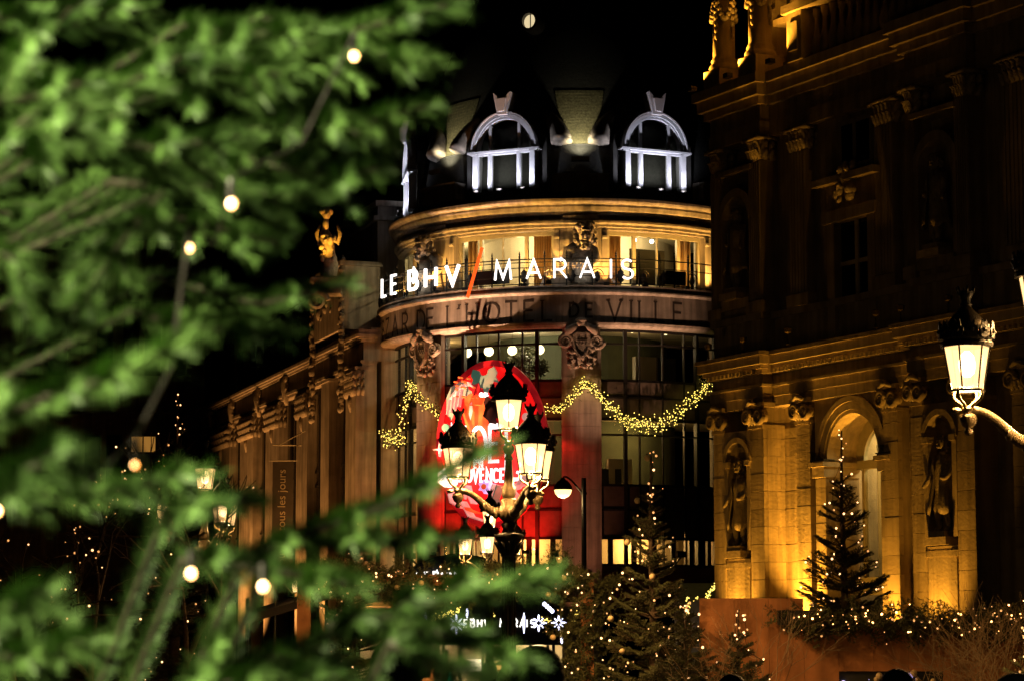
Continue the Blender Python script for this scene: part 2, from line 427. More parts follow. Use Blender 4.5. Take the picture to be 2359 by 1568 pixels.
# --- glazed lower bays
BR = 9.62
rows = [('g', zc(875,BR), zc(761,BR), zc(791,BR)), ('s', zc(963,BR), zc(875,BR), zc(914,BR)), ('g', zc(1116,BR), zc(964,BR), zc(1000,BR)),
        ('s', zc(1238,BR), zc(1116,BR), zc(1173,BR)), ('w', zc(1300,BR), zc(1238,BR), None), ('s', 4.2, zc(1300,BR), None)]
cols = (-19.6,-12,-7.5,0,7.5,12,19.6)
for c in (-75, -25, 25):
    for kind, z0, z1, zt in rows:
        fr = MB()
        for a in cols:
            wd = 1.0 if abs(a) in (12,) else .42
            fr.arc([(BR-.1,z0),(BR+(.14 if wd > .5 else .04),z0),(BR+(.14 if wd > .5 else .04),z1),(BR-.1,z1)], c+a-wd/2, c+a+wd/2, 1)
        for zz, hh in ((z0, .12), (z1, .12)) + (((zt, .09),) if zt else ()):
            fr.arc([(BR-.098,zz-hh/2),(BR+.06,zz-hh/2),(BR+.06,zz+hh/2),(BR-.098,zz+hh/2)], c-19.9, c+19.9, 16)
        if kind == 'w':
            for a in (-16.6,-9.5,-3.2,3.2,9.5,16.6): fr.arc([(BR-.099,z0),(BR+.05,z0),(BR+.05,z1),(BR-.099,z1)], c+a-.75, c+a+.75, 1)
        f = sb(fr, 'window_bay' if kind != 's' else 'spandrel', FRAME)
        for i in range(6):
            for r0, r1 in (((z0, zt), (zt, z1)) if zt else ((z0, z1),)):
                p = MB(); e = .3; p.arc([(BR-.02,r0+.05),(BR,r0+.05),(BR,r1-.05),(BR-.02,r1-.05)], c+cols[i]+e, c+cols[i+1]-e, 3)
                p.build('pane' if kind != 's' else 'panel', (GLASS if kind != 's' else PANEL), f)
# rooms behind the glass
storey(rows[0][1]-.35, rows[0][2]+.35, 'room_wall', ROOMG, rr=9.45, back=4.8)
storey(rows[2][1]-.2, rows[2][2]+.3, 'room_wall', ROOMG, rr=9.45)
storey(rows[4][1]-.9, rows[4][2]+.3, 'room_wall', ROOM, rr=9.45, back=6.2)
# globe pendants in the restaurant
zg = rows[0][2]+.33
for u, v in ((1076,812),(1126,809),(1180,807),(1243,805)):
    th, z = cyl(u, v, 8.3); p = RF(th, 8.3, 0).translation
    o = thing('pendant_lamp', 'white globe pendant behind the restaurant glazing, %s' % {1076:'nearest the far crest',1126:'second from the far crest',1180:'third from the far crest',1243:'nearest the middle crest'}[u], 'pendant lamp', (p.x, p.y, z), group='globe pendants in the restaurant')
    b = MB(); b.ell((0,0,0), .24, nu=18, nv=12); b.build('globe', GLOBE, o, True)
    b = MB(); b.tube([(0,0,.23),(0,0,zg-z)], .012, 6); b.build('cord', IRON, o)
# indoor planting seen behind the glazing
def leafclump(mb, c, r, n, sz, seed=0):
    rd = random.Random(seed)
    for i in range(n):
        d = Vector((rd.gauss(0,1), rd.gauss(0,1), rd.gauss(0,1))).normalized()*r*rd.random()**.4
        p = Vector(c)+Vector((d.x, d.y, d.z*1.1)); a = Vector((rd.gauss(0,1), rd.gauss(0,1), rd.gauss(0,.6))).normalized(); b = a.orthogonal().normalized()
        s_ = sz*(.6+.8*rd.random()); mb.add([p-a*s_, p+b*s_*.35, p+a*s_, p-b*s_*.35], [(0,1,2,3)])
for th, rr, hh in ((-18,.75,1.5),(-36,.5,1.0),(-14,.45,1.1),(-22,.6,1.3)):
    p = RF(th, 8.2, rows[0][1]-.3).translation
    o = thing('indoor_plant', 'leafy dark plant inside the restaurant window, ' + {-18:'largest, behind the middle globe lamps',-36:'small one under the first globe lamp',-14:'beside the dark post near the middle crest',-22:'under the second and third globe lamps'}[th], 'plant', p, group='plants in the restaurant')
    b = MB(); b.tube([(0,0,.0),(0,0,hh)], .03, 6); b.build('stem', BARK, o)
    b = MB(); leafclump(b, (0,0,hh), rr, 260, .13, th); b.build('crown', NEEDLED, o)
    b = MB(); b.lathe([(.16,0),(.22,.35),(.2,.35)], 12); b.build('pot', DARKB, o)
for th, pw, row, cl in ((-25,60,0,(1,.8,.5)),(25,9,0,WARM),(-75,16,0,WARM),(-25,30,2,WARM),(25,46,2,(1,.6,.2)),(-75,30,2,WARM),(-25,80,4,(1,.52,.14)),(25,84,4,(1,.52,.14)),(-75,110,4,WARM)):
    lamp('room_light', RF(th, 7.3, rows[row][2]-.25).translation, pw, cl, STORE, size=.3)
for th, row in ((14,2),(18,2),(24,2),(30,2),(36,2),(-30,2),(-14,4),(-9,4),(-30,4),(15,4),(21,4),(28,4),(36,4),(-20,4),(31,0),(18,0)):
    p = RF(th, 8.4, rows[row][2]+.12).translation; m = MB(); m.ell(p, (.09,.09,.05)); sb(m, 'ceiling_light', GLOBE)
# counter and shelves indoors
for th, row in ((14,2),(10,2),(32,0),(24,0),(-30,2)):
    m = MB(); m.box(-.6,.6,-.2,.2,rows[row][1]-.1,rows[row][1]+(1.4 if th != 10 else .9),RF(th,8.0)); sb(m, 'shelf_unit', ROOM if th in (14,24) else DARKB)
# --- masonry piers of the lower storeys, course by course
for c in (-100, -50, 0, 50):
    m = MB(); m.arc([(9.3,0),(9.93,0),(9.93,zf_bot-.225),(9.3,zf_bot-.225)], c-5.4, c+5.4, 6); core = sb(m, 'pier', STONE)
    if c in (-50, 0):
        z = .3; k = 0
        while z < zf_bot-.9:
            h = .62
            for a0, a1 in (((-5.6,1.2),(1.25,5.6)) if k % 2 else ((-5.6,-1.4),(-1.35,5.6))):
                b = MB(); b.arc([(9.9,z),(10.0,z),(10.0,z+h-.012),(9.9,z+h-.012)], c+a0, c+a1, 4); b.build('stone_block', STONE, core)
            z += h; k += 1
# --- the frieze inscription
def on_ring(text_px, R, h, wd, depth, m, parent, name='letter', serif=0.0, stretch=1.0, vref=None):
    for ch, u, v in text_px:
        th, z = cyl(u, v, R); mm = letter(ch, h, wd, depth, stretch, serif)
        me = mm.mesh(name, m); o = link(name, me, parent, None)
        setw(o, RF(th, R, z))
INS = thing('inscription', 'engraved serif words BAZAR DE L\'HOTEL DE VILLE on the curved frieze', 'inscription', (0,0,0))
Rf = 10.405
ins = [('A',880,0),('Z',892,0),('A',910,0),('R',933,0),('D',970,0),('E',991,0),('L',1039,0),("'",1057,0),('H',1087,0),('O',1131,0),('T',1177,0),('E',1219,0),('L',1261,0),('D',1323,1),('E',1358,1),('V',1416,0),('I',1454,0),('L',1484,0),('L',1521,0),('E',1562,0)]
zin = zc(737, 10.4)
for ch, u, small in ins:
    th, _ = cyl(u, 715, Rf); h = .66 if small else .98
    mm = letter(ch, h, .11, .012, 1.1 if ch == 'O' else 1.0, .1); o = link('letter', mm.mesh('letter', ENGR), INS); setw(o, RF(th, Rf, zin-.0+(.16 if small else 0)))
for ch, th in (('B',-77),):
    o = link('letter', letter(ch, .98, .085, .012, .92, .09).mesh('letter', ENGR), INS); setw(o, RF(th, Rf, zin))
# --- glowing sign
SIGN = thing('store_sign', 'glowing white letters LE BHV MARAIS with orange slash along the balcony', 'sign', (0,0,0))
Rs = 10.95
sig = [('L',882,682,.062,1.22,.6),('E',905,674,.062,1.2,.62),('B',950,665,.062,1.1,.66),('H',991,660,.062,1.1,.72),('V',1041,656,.062,1.1,.72),
       ('M',1158,641,.0,.93,.86),('A',1229,638,.0,.93,.78),('R',1291,637,.0,.93,.8),('A',1353,638,.0,.93,.8),('I',1408,639,.0,.93,1),('S',1446,641,.0,.96,.84)]
zs = zc(640, Rs)
for ch, u, v, fat, h, st in sig:
    th, z = cyl(u, v, Rs); bold = ch in 'BHV' and u < 1100
    mm = letter(ch, .93, .15 if bold else (.1 if ch in 'LE' and u < 920 else .082), .1, 1.3 if bold else (1.1 if u < 920 else 1.08))
    o = link('letter', mm.mesh('letter', LETTER), SIGN); setw(o, RF(th, Rs, zs))
a = cyl(1113, 570, Rs+.1); b = cyl(1073, 686, Rs+.1)
mm = MB(); ztn = zc(686-9, Rs+.1); thm = (a[0]+b[0])/2
mm.ribbon([(-.42,-.0),(.42,a[1]-b[1])], .13, 0, .1); o = link('slash', mm.mesh('slash', LETRED), SIGN); setw(o, RF(thm, Rs+.1, b[1]))
m = MB()
for z in (zs+.1, zs+.8): m.arc([(Rs-.2,z),(Rs-.16,z),(Rs-.16,z+.04),(Rs-.2,z+.04)], -72, 18, 60)
o = m.build('mounting_rail', IRON, SIGN)
# --- balcony railing
RAIL = thing('balcony_railing', 'black wrought iron railing with scrolls and spiked posts round the lit balcony', 'railing', (0,0,0))
zr = zc(595, 10.5)
for z, t in ((zr,.05),(zr-.42,.035),(zb+.12,.04)):
    m = MB(); m.arc([(10.38,z-t/2),(10.44,z-t/2),(10.44,z+t/2),(10.38,z+t/2)], T0, 70, 70); m.build('rail', IRON, RAIL)
post = MB(); post.box(-.035,.035,-.035,.035,0,zr-zb+.1); post.lathe([(.05,zr-zb+.1),(.06,zr-zb+.16),(.03,zr-zb+.2),(.05,zr-zb+.26),(.01,zr-zb+.42)], 8); pm = post.mesh('post', IRON)
scr = MB(); scr.spiral((0,0,.55), .32, 2.0, .03)
scr.lathe([(.02,.18),(.12,.3),(.14,.45),(.1,.6),(.02,.75)], 8); sm_ = scr.mesh('scroll', IRON)
ros = MB()
for k in range(6):
    a = k*pi/3; ros.ell((.14*cos(a), 0, .5+.2*sin(a)), (.09,.03,.11), nu=8, nv=5)
ros.lathe([(.02,.1),(.1,.3),(.13,.5),(.1,.7),(.02,.9)], 8); rm_ = ros.mesh('rosette', IRON)
for i, th in enumerate((-88,-80,-73,-66,-59,-52,-46,-40,-33,-25,-17,-10,-4,3,9.5,16,22,31,40,48,56)):
    link('post', pm, RAIL, RF(th, 10.4, zb))
    link('scroll' if i % 2 else 'rosette', sm_ if i % 2 else rm_, RAIL, RF(th+1.3, 10.4, zb))
for th0, th1 in ((-31,-20),(24,30.5)):
    m = MB(); m.arc([(10.3,zb+.2),(10.34,zb+.2),(10.34,zr-.45),(10.3,zr-.45)], th0, th1, 6); m.build('screen_panel', DARKB, RAIL)
def acanthus(mb, M, s0, s1, n, z0, z1, rows=2, cnt=5, side=True):
    """rows of curling leaves on the bell of a capital"""
    for r in range(rows):
        za = z0+(z1-z0)*.42*r; h = (z1-z0)*.5
        for i in range(cnt):
            x = s0+(s1-s0)*(i+.5+(.5 if r % 2 else 0)*(1 if i < cnt-1 else 0))/cnt; k = (s1-s0)/cnt*.5
            mb.tube([(x,-n+.02,za),(x,-n-.05,za+h*.5),(x,-n-.08,za+h*.85),(x,-n-.16,za+h),(x,-n-.18,za+h*.86)], [k*.7,k*.95,k*.8,k*.5,k*.2], 6, M)
        if side:
            for y in (.12,.36): mb.tube([(s1-.02,-n+y,za),(s1+.05,-n+y,za+h*.5),(s1+.15,-n+y,za+h),(s1+.17,-n+y,za+h*.86)], [.08,.11,.07,.03], 6, M)
# --- carved figures between the top windows
def ornate(mb, c, r, n, sz, M, seed):
    rd = random.Random(seed)
    for i in range(n):
        p = (c[0]+rd.uniform(-1,1)*r[0], c[1]+rd.uniform(-1,1)*r[1], c[2]+rd.uniform(-1,1)*r[2]); s_ = sz*(.5+rd.random())
        mb.ell(p, (s_, s_*.8, s_*(.7+.8*rd.random())), M, 7, 5, rot=Matrix.Rotation(rd.uniform(-1,1), 3, 'Y'))
for c, lab in ((-50,'stone bust of a curly haired figure beside the first sign letters, face turned down'),(0,'stone bust of a bearded figure behind the middle of the sign')):
    Mx = RF(c, 9.75, 0); zt = zc(512, 9.9)
    BU = thing('bust', lab, 'statue', RF(c,9.6,zb).translation, group='busts between the balcony windows')
    inv = Matrix.Translation(-RF(c,9.6,zb).translation)
    k = -1 if c else 1
    m = MB(); m.tube([(0,0,zb),(0,-.05,zb+.6),(.05*k,-.1,zb+1.2),(.1*k,-.25,zt-1.35)], [.75,.62,.58,.42], 14, Mx)
    for sx in (-1, 1): m.tube([(sx*.25,-.1,zt-1.25),(sx*.62,-.12,zt-1.45),(sx*.72,-.22,zt-1.95),(sx*.35,-.5,zt-2.3),(0,-.56,zt-2.25)], [.3,.27,.23,.2,.16], 10, Mx)
    for i in range(5): m.tube([(.45-.2*i,-.42,zt-1.5-.1*i),(.2-.2*i,-.62,zt-2.1),(.3-.25*i,-.5,zb+.25)], [.05,.1,.06], 6, Mx)
    o = m.build('torso', CARVED, BU, True); o.matrix_parent_inverse = inv
    hx = .22*k; m = MB(); m.ell((hx,-.5,zt-.72), (.34,.38,.46), Mx, 16, 12); m.ell((hx,-.9,zt-.78), (.07,.12,.13), Mx); m.ell((hx,-.8,zt-.5), (.25,.12,.07), Mx); m.ell((hx,-.84,zt-.98), (.12,.06,.04), Mx)
    for sx in (-1,1): m.ell((hx+sx*.17,-.8,zt-.8), (.12,.1,.1), Mx)
    o = m.build('head', CARVED, BU, True); o.matrix_parent_inverse = inv
    m = MB(); ornate(m, (hx,-.38,zt-.38), (.38,.32,.2), 46, .13, Mx, 3+c); ornate(m, (hx,-.72,zt-1.2), (.22,.12,.26), 26 if c == 0 else 6, .1, Mx, 9)
    for sx in (-1,1): ornate(m, (hx+sx*.4,-.3,zt-.8), (.1,.2,.3), 16, .1, Mx, 5)
    o = m.build('hair', CARVED, BU, True); o.matrix_parent_inverse = inv
# --- crests on the piers
def crest(c, lab):
    CR = thing('crest', lab, 'crest', RF(c,10.0,zc(854,10)).translation, group='carved crests on the piers')
    inv = Matrix.Translation(-RF(c,10.0,zc(854,10)).translation)
    Mx = RF(c, 10.0, zc(792, 10.1))
    def put(mb, nm, mt, sm=True):
        o = mb.build(nm, mt, CR, sm); o.matrix_parent_inverse = inv; return o
    m = MB(); m.box(-.95,.95,-.12,.35,.82,1.06,Mx); m.box(-1.02,1.02,-.2,.35,1.062,1.24,Mx); put(m, 'abacus', STONE, False)
    sh = [(-.38,.42),(-.2,.5),(0,.46),(.2,.5),(.38,.42),(.4,0),(.32,-.35),(.16,-.58),(0,-.72),(-.16,-.58),(-.32,-.35),(-.4,0)]
    m = MB(); m.prism(sh, -.46, -.1, Mx); s0 = put(m, 'shield', CARVED, False)
    m = MB(); m.ribbon(sh, .09, -.53, -.3, Mx, True); put(m, 'shield_rim', CARVED, False)
    m = MB(); k = 0
    for x, z in ((-.16,.3),(.14,.3),(-.16,.02),(0,.02),(.16,.02)):
        m.ribbon([(x-.06,z+.12),(x+.06,z+.12),(x+.06,z),(x,z-.1)], .035, -.485-.002*k, -.45, Mx); k += 1
    put(m, 'shield_charge', ENGR, False)
    for sx in (-1, 1):
        m = MB(); m.spiral((sx*.78,-.26,.12), .36, 2.2, .12, Mx, -sx, 34); m.lathe([(.3,0),(.3,.3)], 14, M=Mx @ Matrix.Translation((sx*.78,0,.12)) @ Matrix.Rotation(pi/2,4,'X')); put(m, 'volute', CARVED)
        m = MB(); m.tube([(sx*.75,-.3,.45),(sx*.6,-.45,.62),(sx*.38,-.5,.78),(sx*.2,-.45,.95)], [.1,.2,.18,.1], 8, Mx); m.ell((sx*.62,-.4,.68),(.2,.15,.2),Mx); put(m, 'cherub', CARVED)
    m = MB(); ornate(m, (0,-.42,.98), (.32,.12,.12), 20, .1, Mx, c+2); m.ell((0,-.45,1.12),(.32,.2,.14),Mx); put(m, 'crown', CARVED)
    m = MB(); ornate(m, (0,-.2,-.75), (.62,.16,.4), 90, .085, Mx, c+5); ornate(m, (-.55,-.16,-.3), (.16,.14,.4), 34, .08, Mx, c+6); ornate(m, (.55,-.16,-.3), (.16,.14,.4), 34, .08, Mx, c+7); put(m, 'foliage', CARVED)
crest(-50, 'carved stone crest with shield at the far pier, beside the words AZAR DE')
crest(0, 'carved stone crest with shield and volutes on the middle pier below the word DE')

# ------------------------------------------------------------------ roof of the rotunda
zr0 = ztop
m = MB(); m.arc([(8.2,zr0+.003),(9.3,zr0+.003),(9.3,zr0+.3),(8.2,zr0+.3)], T0, T1, 60); sb(m, 'parapet', LEAD)
for c in (-50, 0, 50):
    m = MB(); m.arc([(8.6,zr0+.4),(9.5,zr0+.4),(9.5,zc(408,9.4)),(9.56,zc(404,9.4)),(9.56,zc(400,9.4)),(8.6,zc(400,9.4))], c-8.5, c+8.5, 6); sb(m, 'parapet_block', STONE)
DP = [(8.75, zr0+.5), (8.72, zc(420,8.7)), (8.55, zc(330,8.7)), (8.25, zc(290,8.5)), (7.95, zc(240,8.2)), (7.6, zc(180,8)), (7.05, zc(100,7.5)), (6.3, zc(20,7)), (5.2, zc(-60,6)), (3.6, zc(-130,5)), (1.4, zc(-170,3)), (.3, zc(-180,2))]
m = MB(); m.lathe([(r, z) for r, z in DP], 72, (RX, RY, 0)); sb(m, 'dome', SLATE, smooth=True)
# slate courses on the flared strips between the dormers
def domeR(z):
    for (r0, z0), (r1, z1) in zip(DP, DP[1:]):
        if z0 <= z <= z1: return r0+(r1-r0)*(z-z0)/(z1-z0)
    return 8.7
SLATE_LIT = mat('lamplit_slate', (.27,.25,.14), .7, var=.5, vscale=9, bump=.4, bscale=25)  # paler yellow slate: uplight on the strips painted into the colour
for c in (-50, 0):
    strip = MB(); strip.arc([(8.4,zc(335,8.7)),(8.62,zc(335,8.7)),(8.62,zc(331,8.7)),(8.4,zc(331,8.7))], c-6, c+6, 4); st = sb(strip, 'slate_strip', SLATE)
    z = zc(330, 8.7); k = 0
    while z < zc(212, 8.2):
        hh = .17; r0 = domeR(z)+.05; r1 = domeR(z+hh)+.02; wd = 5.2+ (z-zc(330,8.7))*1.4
        b = MB(); b.arc([(r0-.06,z),(r0,z),(r1+.005,z+hh+.02),(r1-.06,z+hh+.02)], c-wd, c+wd, 8); b.build('slate_course', SLATE_LIT, st); z += hh; k += 1
    for sx in (-1, 1):      # curved lead cheeks flanking the slate
        b = MB(); pr = []
        for i in range(9):
            f = i/8; th = c+sx*(6.0+6.0*f**1.6); z = zc(330,8.7)+f*1.72; rr = domeR(z)+.28-.1*f
            pr.append(RF(th, rr, z).translation)
        b.tube(pr, [.55,.55,.52,.48,.44,.4,.34,.26,.14], 12); sb(b, 'scroll_cheek', STONE, smooth=True)
# dormers
def dormer(c, lab):
    Mx = RF(c, 9.0, 0); zs0, zsp, zt = zc(431,9), zc(341,9), zc(252,9)
    w2 = 1.72; rr = w2
    D = sb(MB().box(-w2-.15,w2+.15,.25,1.2,zs0-.3,zs0-.002,Mx), 'dormer', LEAD); D['label'] = lab
    b = MB(); pts = [(x, z) for x, z in arcpts(0, zsp, rr+.5, rr+.45, 180, 0, 20)]
    b.prism(pts+[(rr+.5,zs0-.2),(rr+.12,zs0-.2)]+[(x,z) for x,z in arcpts(0,zsp,rr+.12,rr+.12,0,180,20)]+[(-rr-.12,zs0-.2),(-rr-.5,zs0-.2)], .3, 2.6, Mx); b.build('hood', LEAD, D)
    for sx in (-1,1):
        b = MB(); b.box(min(sx*(w2-.28),sx*w2),max(sx*(w2-.28),sx*w2),-.1,.5,zs0,zsp-.12,Mx); b.box(sx*w2-.16-.02*sx,sx*w2+.16-.02*sx,-.16,.5,zsp-.118,zsp+.06,Mx); b.build('jamb', ZINC, D)
        b = MB(); b.box(sx*.8-.1,sx*.8+.1,-.02,.22,zs0,zsp-.1,Mx); b.box(sx*.8-.045,sx*.8+.045,-.06,-.02,zs0,zsp-.1,Mx); b.build('mullion', ZINC, D)
        b = MB(); b.box(sx*.8-.07,sx*.8+.07,.02,.2,zsp+.12,zsp+sqrt(max(rr*rr-.8**2,0))-.12,Mx); b.build('mullion', ZINC, D)
    b = MB(); b.box(-w2-.26,w2+.26,-.2,.3,zsp-.06,zsp+.04,Mx); b.box(-w2+.3,w2-.3,-.06,.24,zsp-.16,zsp-.062,Mx); b.build('transom', ZINC, D)
    for r_, wd, y0, y1, nm in ((rr-.07,.15,-.1,.55,'arch'),(rr-.2,.08,.0,.4,'arch_moulding'),(rr+.06,.07,-.16,.5,'drip_mould')):
        b = MB(); b.ribbon(arcpts(0,zsp+.05,r_,r_*(zt-zsp-.12)/rr,178,2,24), wd, y0, y1, Mx); b.build(nm, ZINC, D)
    b = MB()
    kz = zt-.05; b.prism([(-.25,kz-.1),(.25,kz-.1),(.48,kz+1.05),(.18,kz+.8),(-.18,kz+.8),(-.48,kz+1.05)], -.32, .4, Mx); b.prism([(-.16,kz+.05),(.16,kz+.05),(.28,kz+.7),(-.28,kz+.7)], -.46, -.32, Mx); b.build('keystone', ZINC, D)
    for x0, x1, za, zb_ in ((-w2+.28,-.9,zs0,zsp-.12),(-.7,.7,zs0,zsp-.12),(.9,w2-.28,zs0,zsp-.12)):
        b = MB(); b.box(x0,x1,.12,.14,za,zb_,Mx); b.build('pane', GLASSD, D)
    b = MB(); b.prism([(x,z) for x,z in arcpts(0,zsp+.06,rr-.38,(rr-.38)*(zt-zsp-.12)/rr,180,0,16)], .12, .14, Mx); b.build('pane', GLASSD, D)
    b = MB(); b.box(-w2,w2,1.3,1.4,zs0,zt,Mx); b.build('dark_backing', DARKB, D)
    for x, pw in ((-1.28,1.0),(0,.8),(1.28,.6)):
        lamp('dormer_light', Mx @ Vector((x, -.75, zs0-.12)), 60*pw, (.86,.86,1), D, 'SPOT', Mx @ Vector((x*.9, -.1, zs0+1.3)), 125, .9, .05)
        b = MB(); b.box(x-.14,x+.14,-.62,-.45,zs0-.18,zs0-.05,Mx); b.build('light_fixture', IRON, D)
dormer(-25, None); dormer(25, None); dormer(-83, None)
for o in bpy.data.objects:
    if o.name.startswith('dormer') and 'label' in o and o['label'] is None: del o['label']
for c in (-50, 0):
    lamp('roof_light', RF(c, 9.5, zc(352,9.5)).translation, 62, (1,.88,.58), STORE, 'SPOT', RF(c, 8.45, zc(312,8.4)).translation, 95, 1.0, .05)
    b = MB(); b.box(-.45,.45,-.15,.15,zc(356,9.7)-.3,zc(356,9.7)-.1,RF(c,9.5)); sb(b, 'light_fixture', IRON)
# round window high on the dome
p = W(1171, 53, RY-7.0); th0 = -19
Mo = RF(th0, 7.55, p.z)
b = MB(); b.ribbon(arcpts(0,0,.42,.46,0,352,22), .14, -.35, .9, Mo, True); oc = sb(b, 'round_window', FRAME)
b = MB(); b.prism(arcpts(0,0,.36,.4,0,350,20), .0, .03, Mo); b.build('pane', emis('attic_glow', (1,.8,.45), .8), oc)
b = MB(); b.box(-.02,.02,-.05,.0,-.4,.4,Mo); b.build('glazing_bar', FRAME, oc)
# balcony floodlights washing the top storey
for th in (-57,-44,-34,-16,-6,7,18,31,42):
    big = th in (-57,-6); Rq = 10.85 if big else 10.25; th = th-2.5 if big else th; P = RF(th, Rq, zb+.22).translation
    lamp('floodlight_beam', P, 260 if big else 105, (1,.5,.1), STORE, 'SPOT', RF(th+(5 if big else 0), 9.3 if not big else 10.0, zw+.3).translation, 120, .8, .06)
    b = MB(); b.box(-.14,.14,-.1,.06,0,.16,RF(th,Rq,zb+.03)); sb(b, 'floodlight', IRON)
# ================================================================== street wing of the store
d0 = Vector((.3007, -.9537, 0)); P860 = W(862, 900, 131.0)
WG = Facade((P860.x, P860.y), d0)
def ws(u, v=1000, n=0.0): return WG.hit(u, v, n)[0]
zt_ = WG.hit(725, 808, .3)[1]; ze = WG.hit(725, 879, .1)[1]          # cornice and underside of entablature
sL = ws(466, 960)
def wb(name, m, parent=STORE): 
    return sb
sR = ws(820, 1000, .5)
core = MB(); core.box(sL, sR-.15, .9, 4, 0, ze, WG.M()); core.box(sL, sR-.2, .35, 4, ze, zt_+.1, WG.M()); sb(core, 'wing_wall', STONE)
m = MB(); m.box(sL, sR-.1, -.1, .6, ze, ze+.98, WG.M()); sb(m, 'wing_frieze', STONE)
m = MB()
m.box(sL-.3, sR+.1, -.3, .6, ze-.16, ze-.003, WG.M()); m.box(sL-.2, sR+.05, -.2, .58, ze-.32, ze-.162, WG.M()); sb(m, 'wing_architrave', STONE)
m = MB()
for k, (n, z0, z1) in enumerate(((.22,.983,1.1),(.36,1.102,1.2),(.5,1.202,1.36),(.42,1.362,1.6))): m.box(sL-n, sR-.1+n*.5, -n, .6, ze+z0, ze+z1, WG.M())
sb(m, 'wing_cornice', STONE)
# pilasters with ornate capitals
def pilaster(u0, u1, n, zlo, zhi, cap=True, nm='wing_pilaster', back=.95):
    s0, s1 = ws(u0, 1100, n), ws(u1, 1100, n); Mx = WG.M()
    b = MB(); b.box(s0, s1, -n, back, zlo, zhi, Mx); b.box(s0-.08, s1+.08, -n-.08, back-.05, zhi-.16, zhi-.002, Mx); p = sb(b, nm, STONE)
    if cap:
        c = MB(); mid = (s0+s1)/2
        for e in (-1, 1): c.spiral((mid+e*(s1-s0)*.36,-n-.12,zhi-.4), .22, 1.8, .09, Mx, -e, 20)
        acanthus(c, Mx, s0, s1, n, zhi-1.5, zhi-.55, 3, 7); c.tube([(mid,-n-.02,zhi-1.4),(mid,-n-.08,zhi-1.8),(mid,-n-.02,zhi-2.3)], [.12,.13,.04], 7, Mx)
        c.build('capital', CARVED, p, True)
    return p
for u0, u1 in ((492,528),(552,583),(611,641),(682,707)): pilaster(u0, u1, .25, 0, ze-.325)
for u0, u1 in ((738,757),(795,819)): pilaster(u0, u1, .5, 0, ze-.33, u0 > 790, back=.6)
for u in (497,545,605,668):                     # garlanded consoles over the pilasters
    s = ws(u, 920); c = MB(); ornate(c, (s,-.25,ze+.2), (.22,.1,.75), 34, .1, WG.M(), u); c.tube([(s,-.1,ze+1.1),(s,-.4,ze+.8),(s,-.28,ze-.1),(s,-.2,ze-.7)], [.2,.26,.2,.1], 8, WG.M()); sb(c, 'console', CARVED, smooth=True)
for u in (519,573,640):
    s = ws(u, 960)
# windows between the pilasters
gaps = [(528,552),(583,611),(641,682),(707,738),(757,795)]
for u0, u1 in gaps:
    s0, s1 = ws(u0,1100,-.3), ws(u1,1100,-.3); fr = MB(); Mx = WG.M()
    nb = max(2, int((s1-s0)/1.1))
    for i in range(nb+1):
        s = s0+(s1-s0)*i/nb; fr.box(s-.06, s+.06, .2, .4, .3, ze-.5, Mx)
    zz = [.3,3.6,5.0,7.4,8.4,9.0,11.0,11.8,ze-.5]
    for z in zz: fr.box(s0, s1, .22, .38, z-.06, z+.06, Mx)
    f = sb(fr, 'wing_window', FRAME)
    for i in range(nb):
        for z0, z1 in zip(zz, zz[1:]):
            a = s0+(s1-s0)*i/nb; b_ = s0+(s1-s0)*(i+1)/nb
            p = MB(); p.box(a+.06, b_-.06, .3, .32, z0+.06, z1-.06, Mx); p.build('pane', GLASSD, f)
for u in (720, 595, 790):
    s = ws(u, 1200, -.6); lamp('room_light', WG.M() @ Vector((s, .6, 2.6)), 10, WARM, STORE, size=.2)
# pylon beside the rotunda, carved bands
s0, s1 = ws(722, 700, .55), ws(790, 700, .55); Mx = WG.M()
z_p = WG.hit(760, 590, .5)[1]
b = MB(); b.box(s0, s1, -.6, 1.5, zt_+.32, z_p-1.0, Mx); b.box(s0-.15, s1+.15, -.75, 1.6, z_p-.998, z_p-.75, Mx); sb(b, 'pylon', STONE)
b = MB()
for s_ in (s0+.1, s1-.1):
    b = MB(); ornate(b, (s_,-.6,(ze-3+z_p)/2), (.1,.06,(z_p-ze+2)/2), 150, .15, Mx, 31); sb(b, 'carved_band', CARVED, smooth=True)
# attic storey and roof above the wing
b = MB(); b.box(sL, s0, 2.2, 9, zt_+.1, zt_+4.6, Mx); sb(b, 'wing_attic', STONE)
zz0 = zt_+.5
for i in range(9):
    s = sL+1.5+i*4.4
    if s > s0-2: break
    b = MB(); b.box(s, s+1.6, 2.1, 2.198, zz0+.6, zz0+3.2, Mx); f = sb(b, 'attic_window', FRAME)
    p = MB(); p.box(s+.1, s+.76, 2.08, 2.098, zz0+.7, zz0+3.1, Mx); p.build('pane', GLASSD, f); p = MB(); p.box(s+.84, s+1.5, 2.08, 2.098, zz0+.7, zz0+3.1, Mx); p.build('pane', GLASSD, f)
b = MB(); b.prism([(2.0,zt_+4.6),(2.8,zt_+8.2),(9,zt_+9.2),(9,zt_+4.6)], sL, s0, Mx @ Matrix(((0,1,0,0),(1,0,0,0),(0,0,1,0),(0,0,0,1)))); sb(b, 'mansard_roof', SLATE)
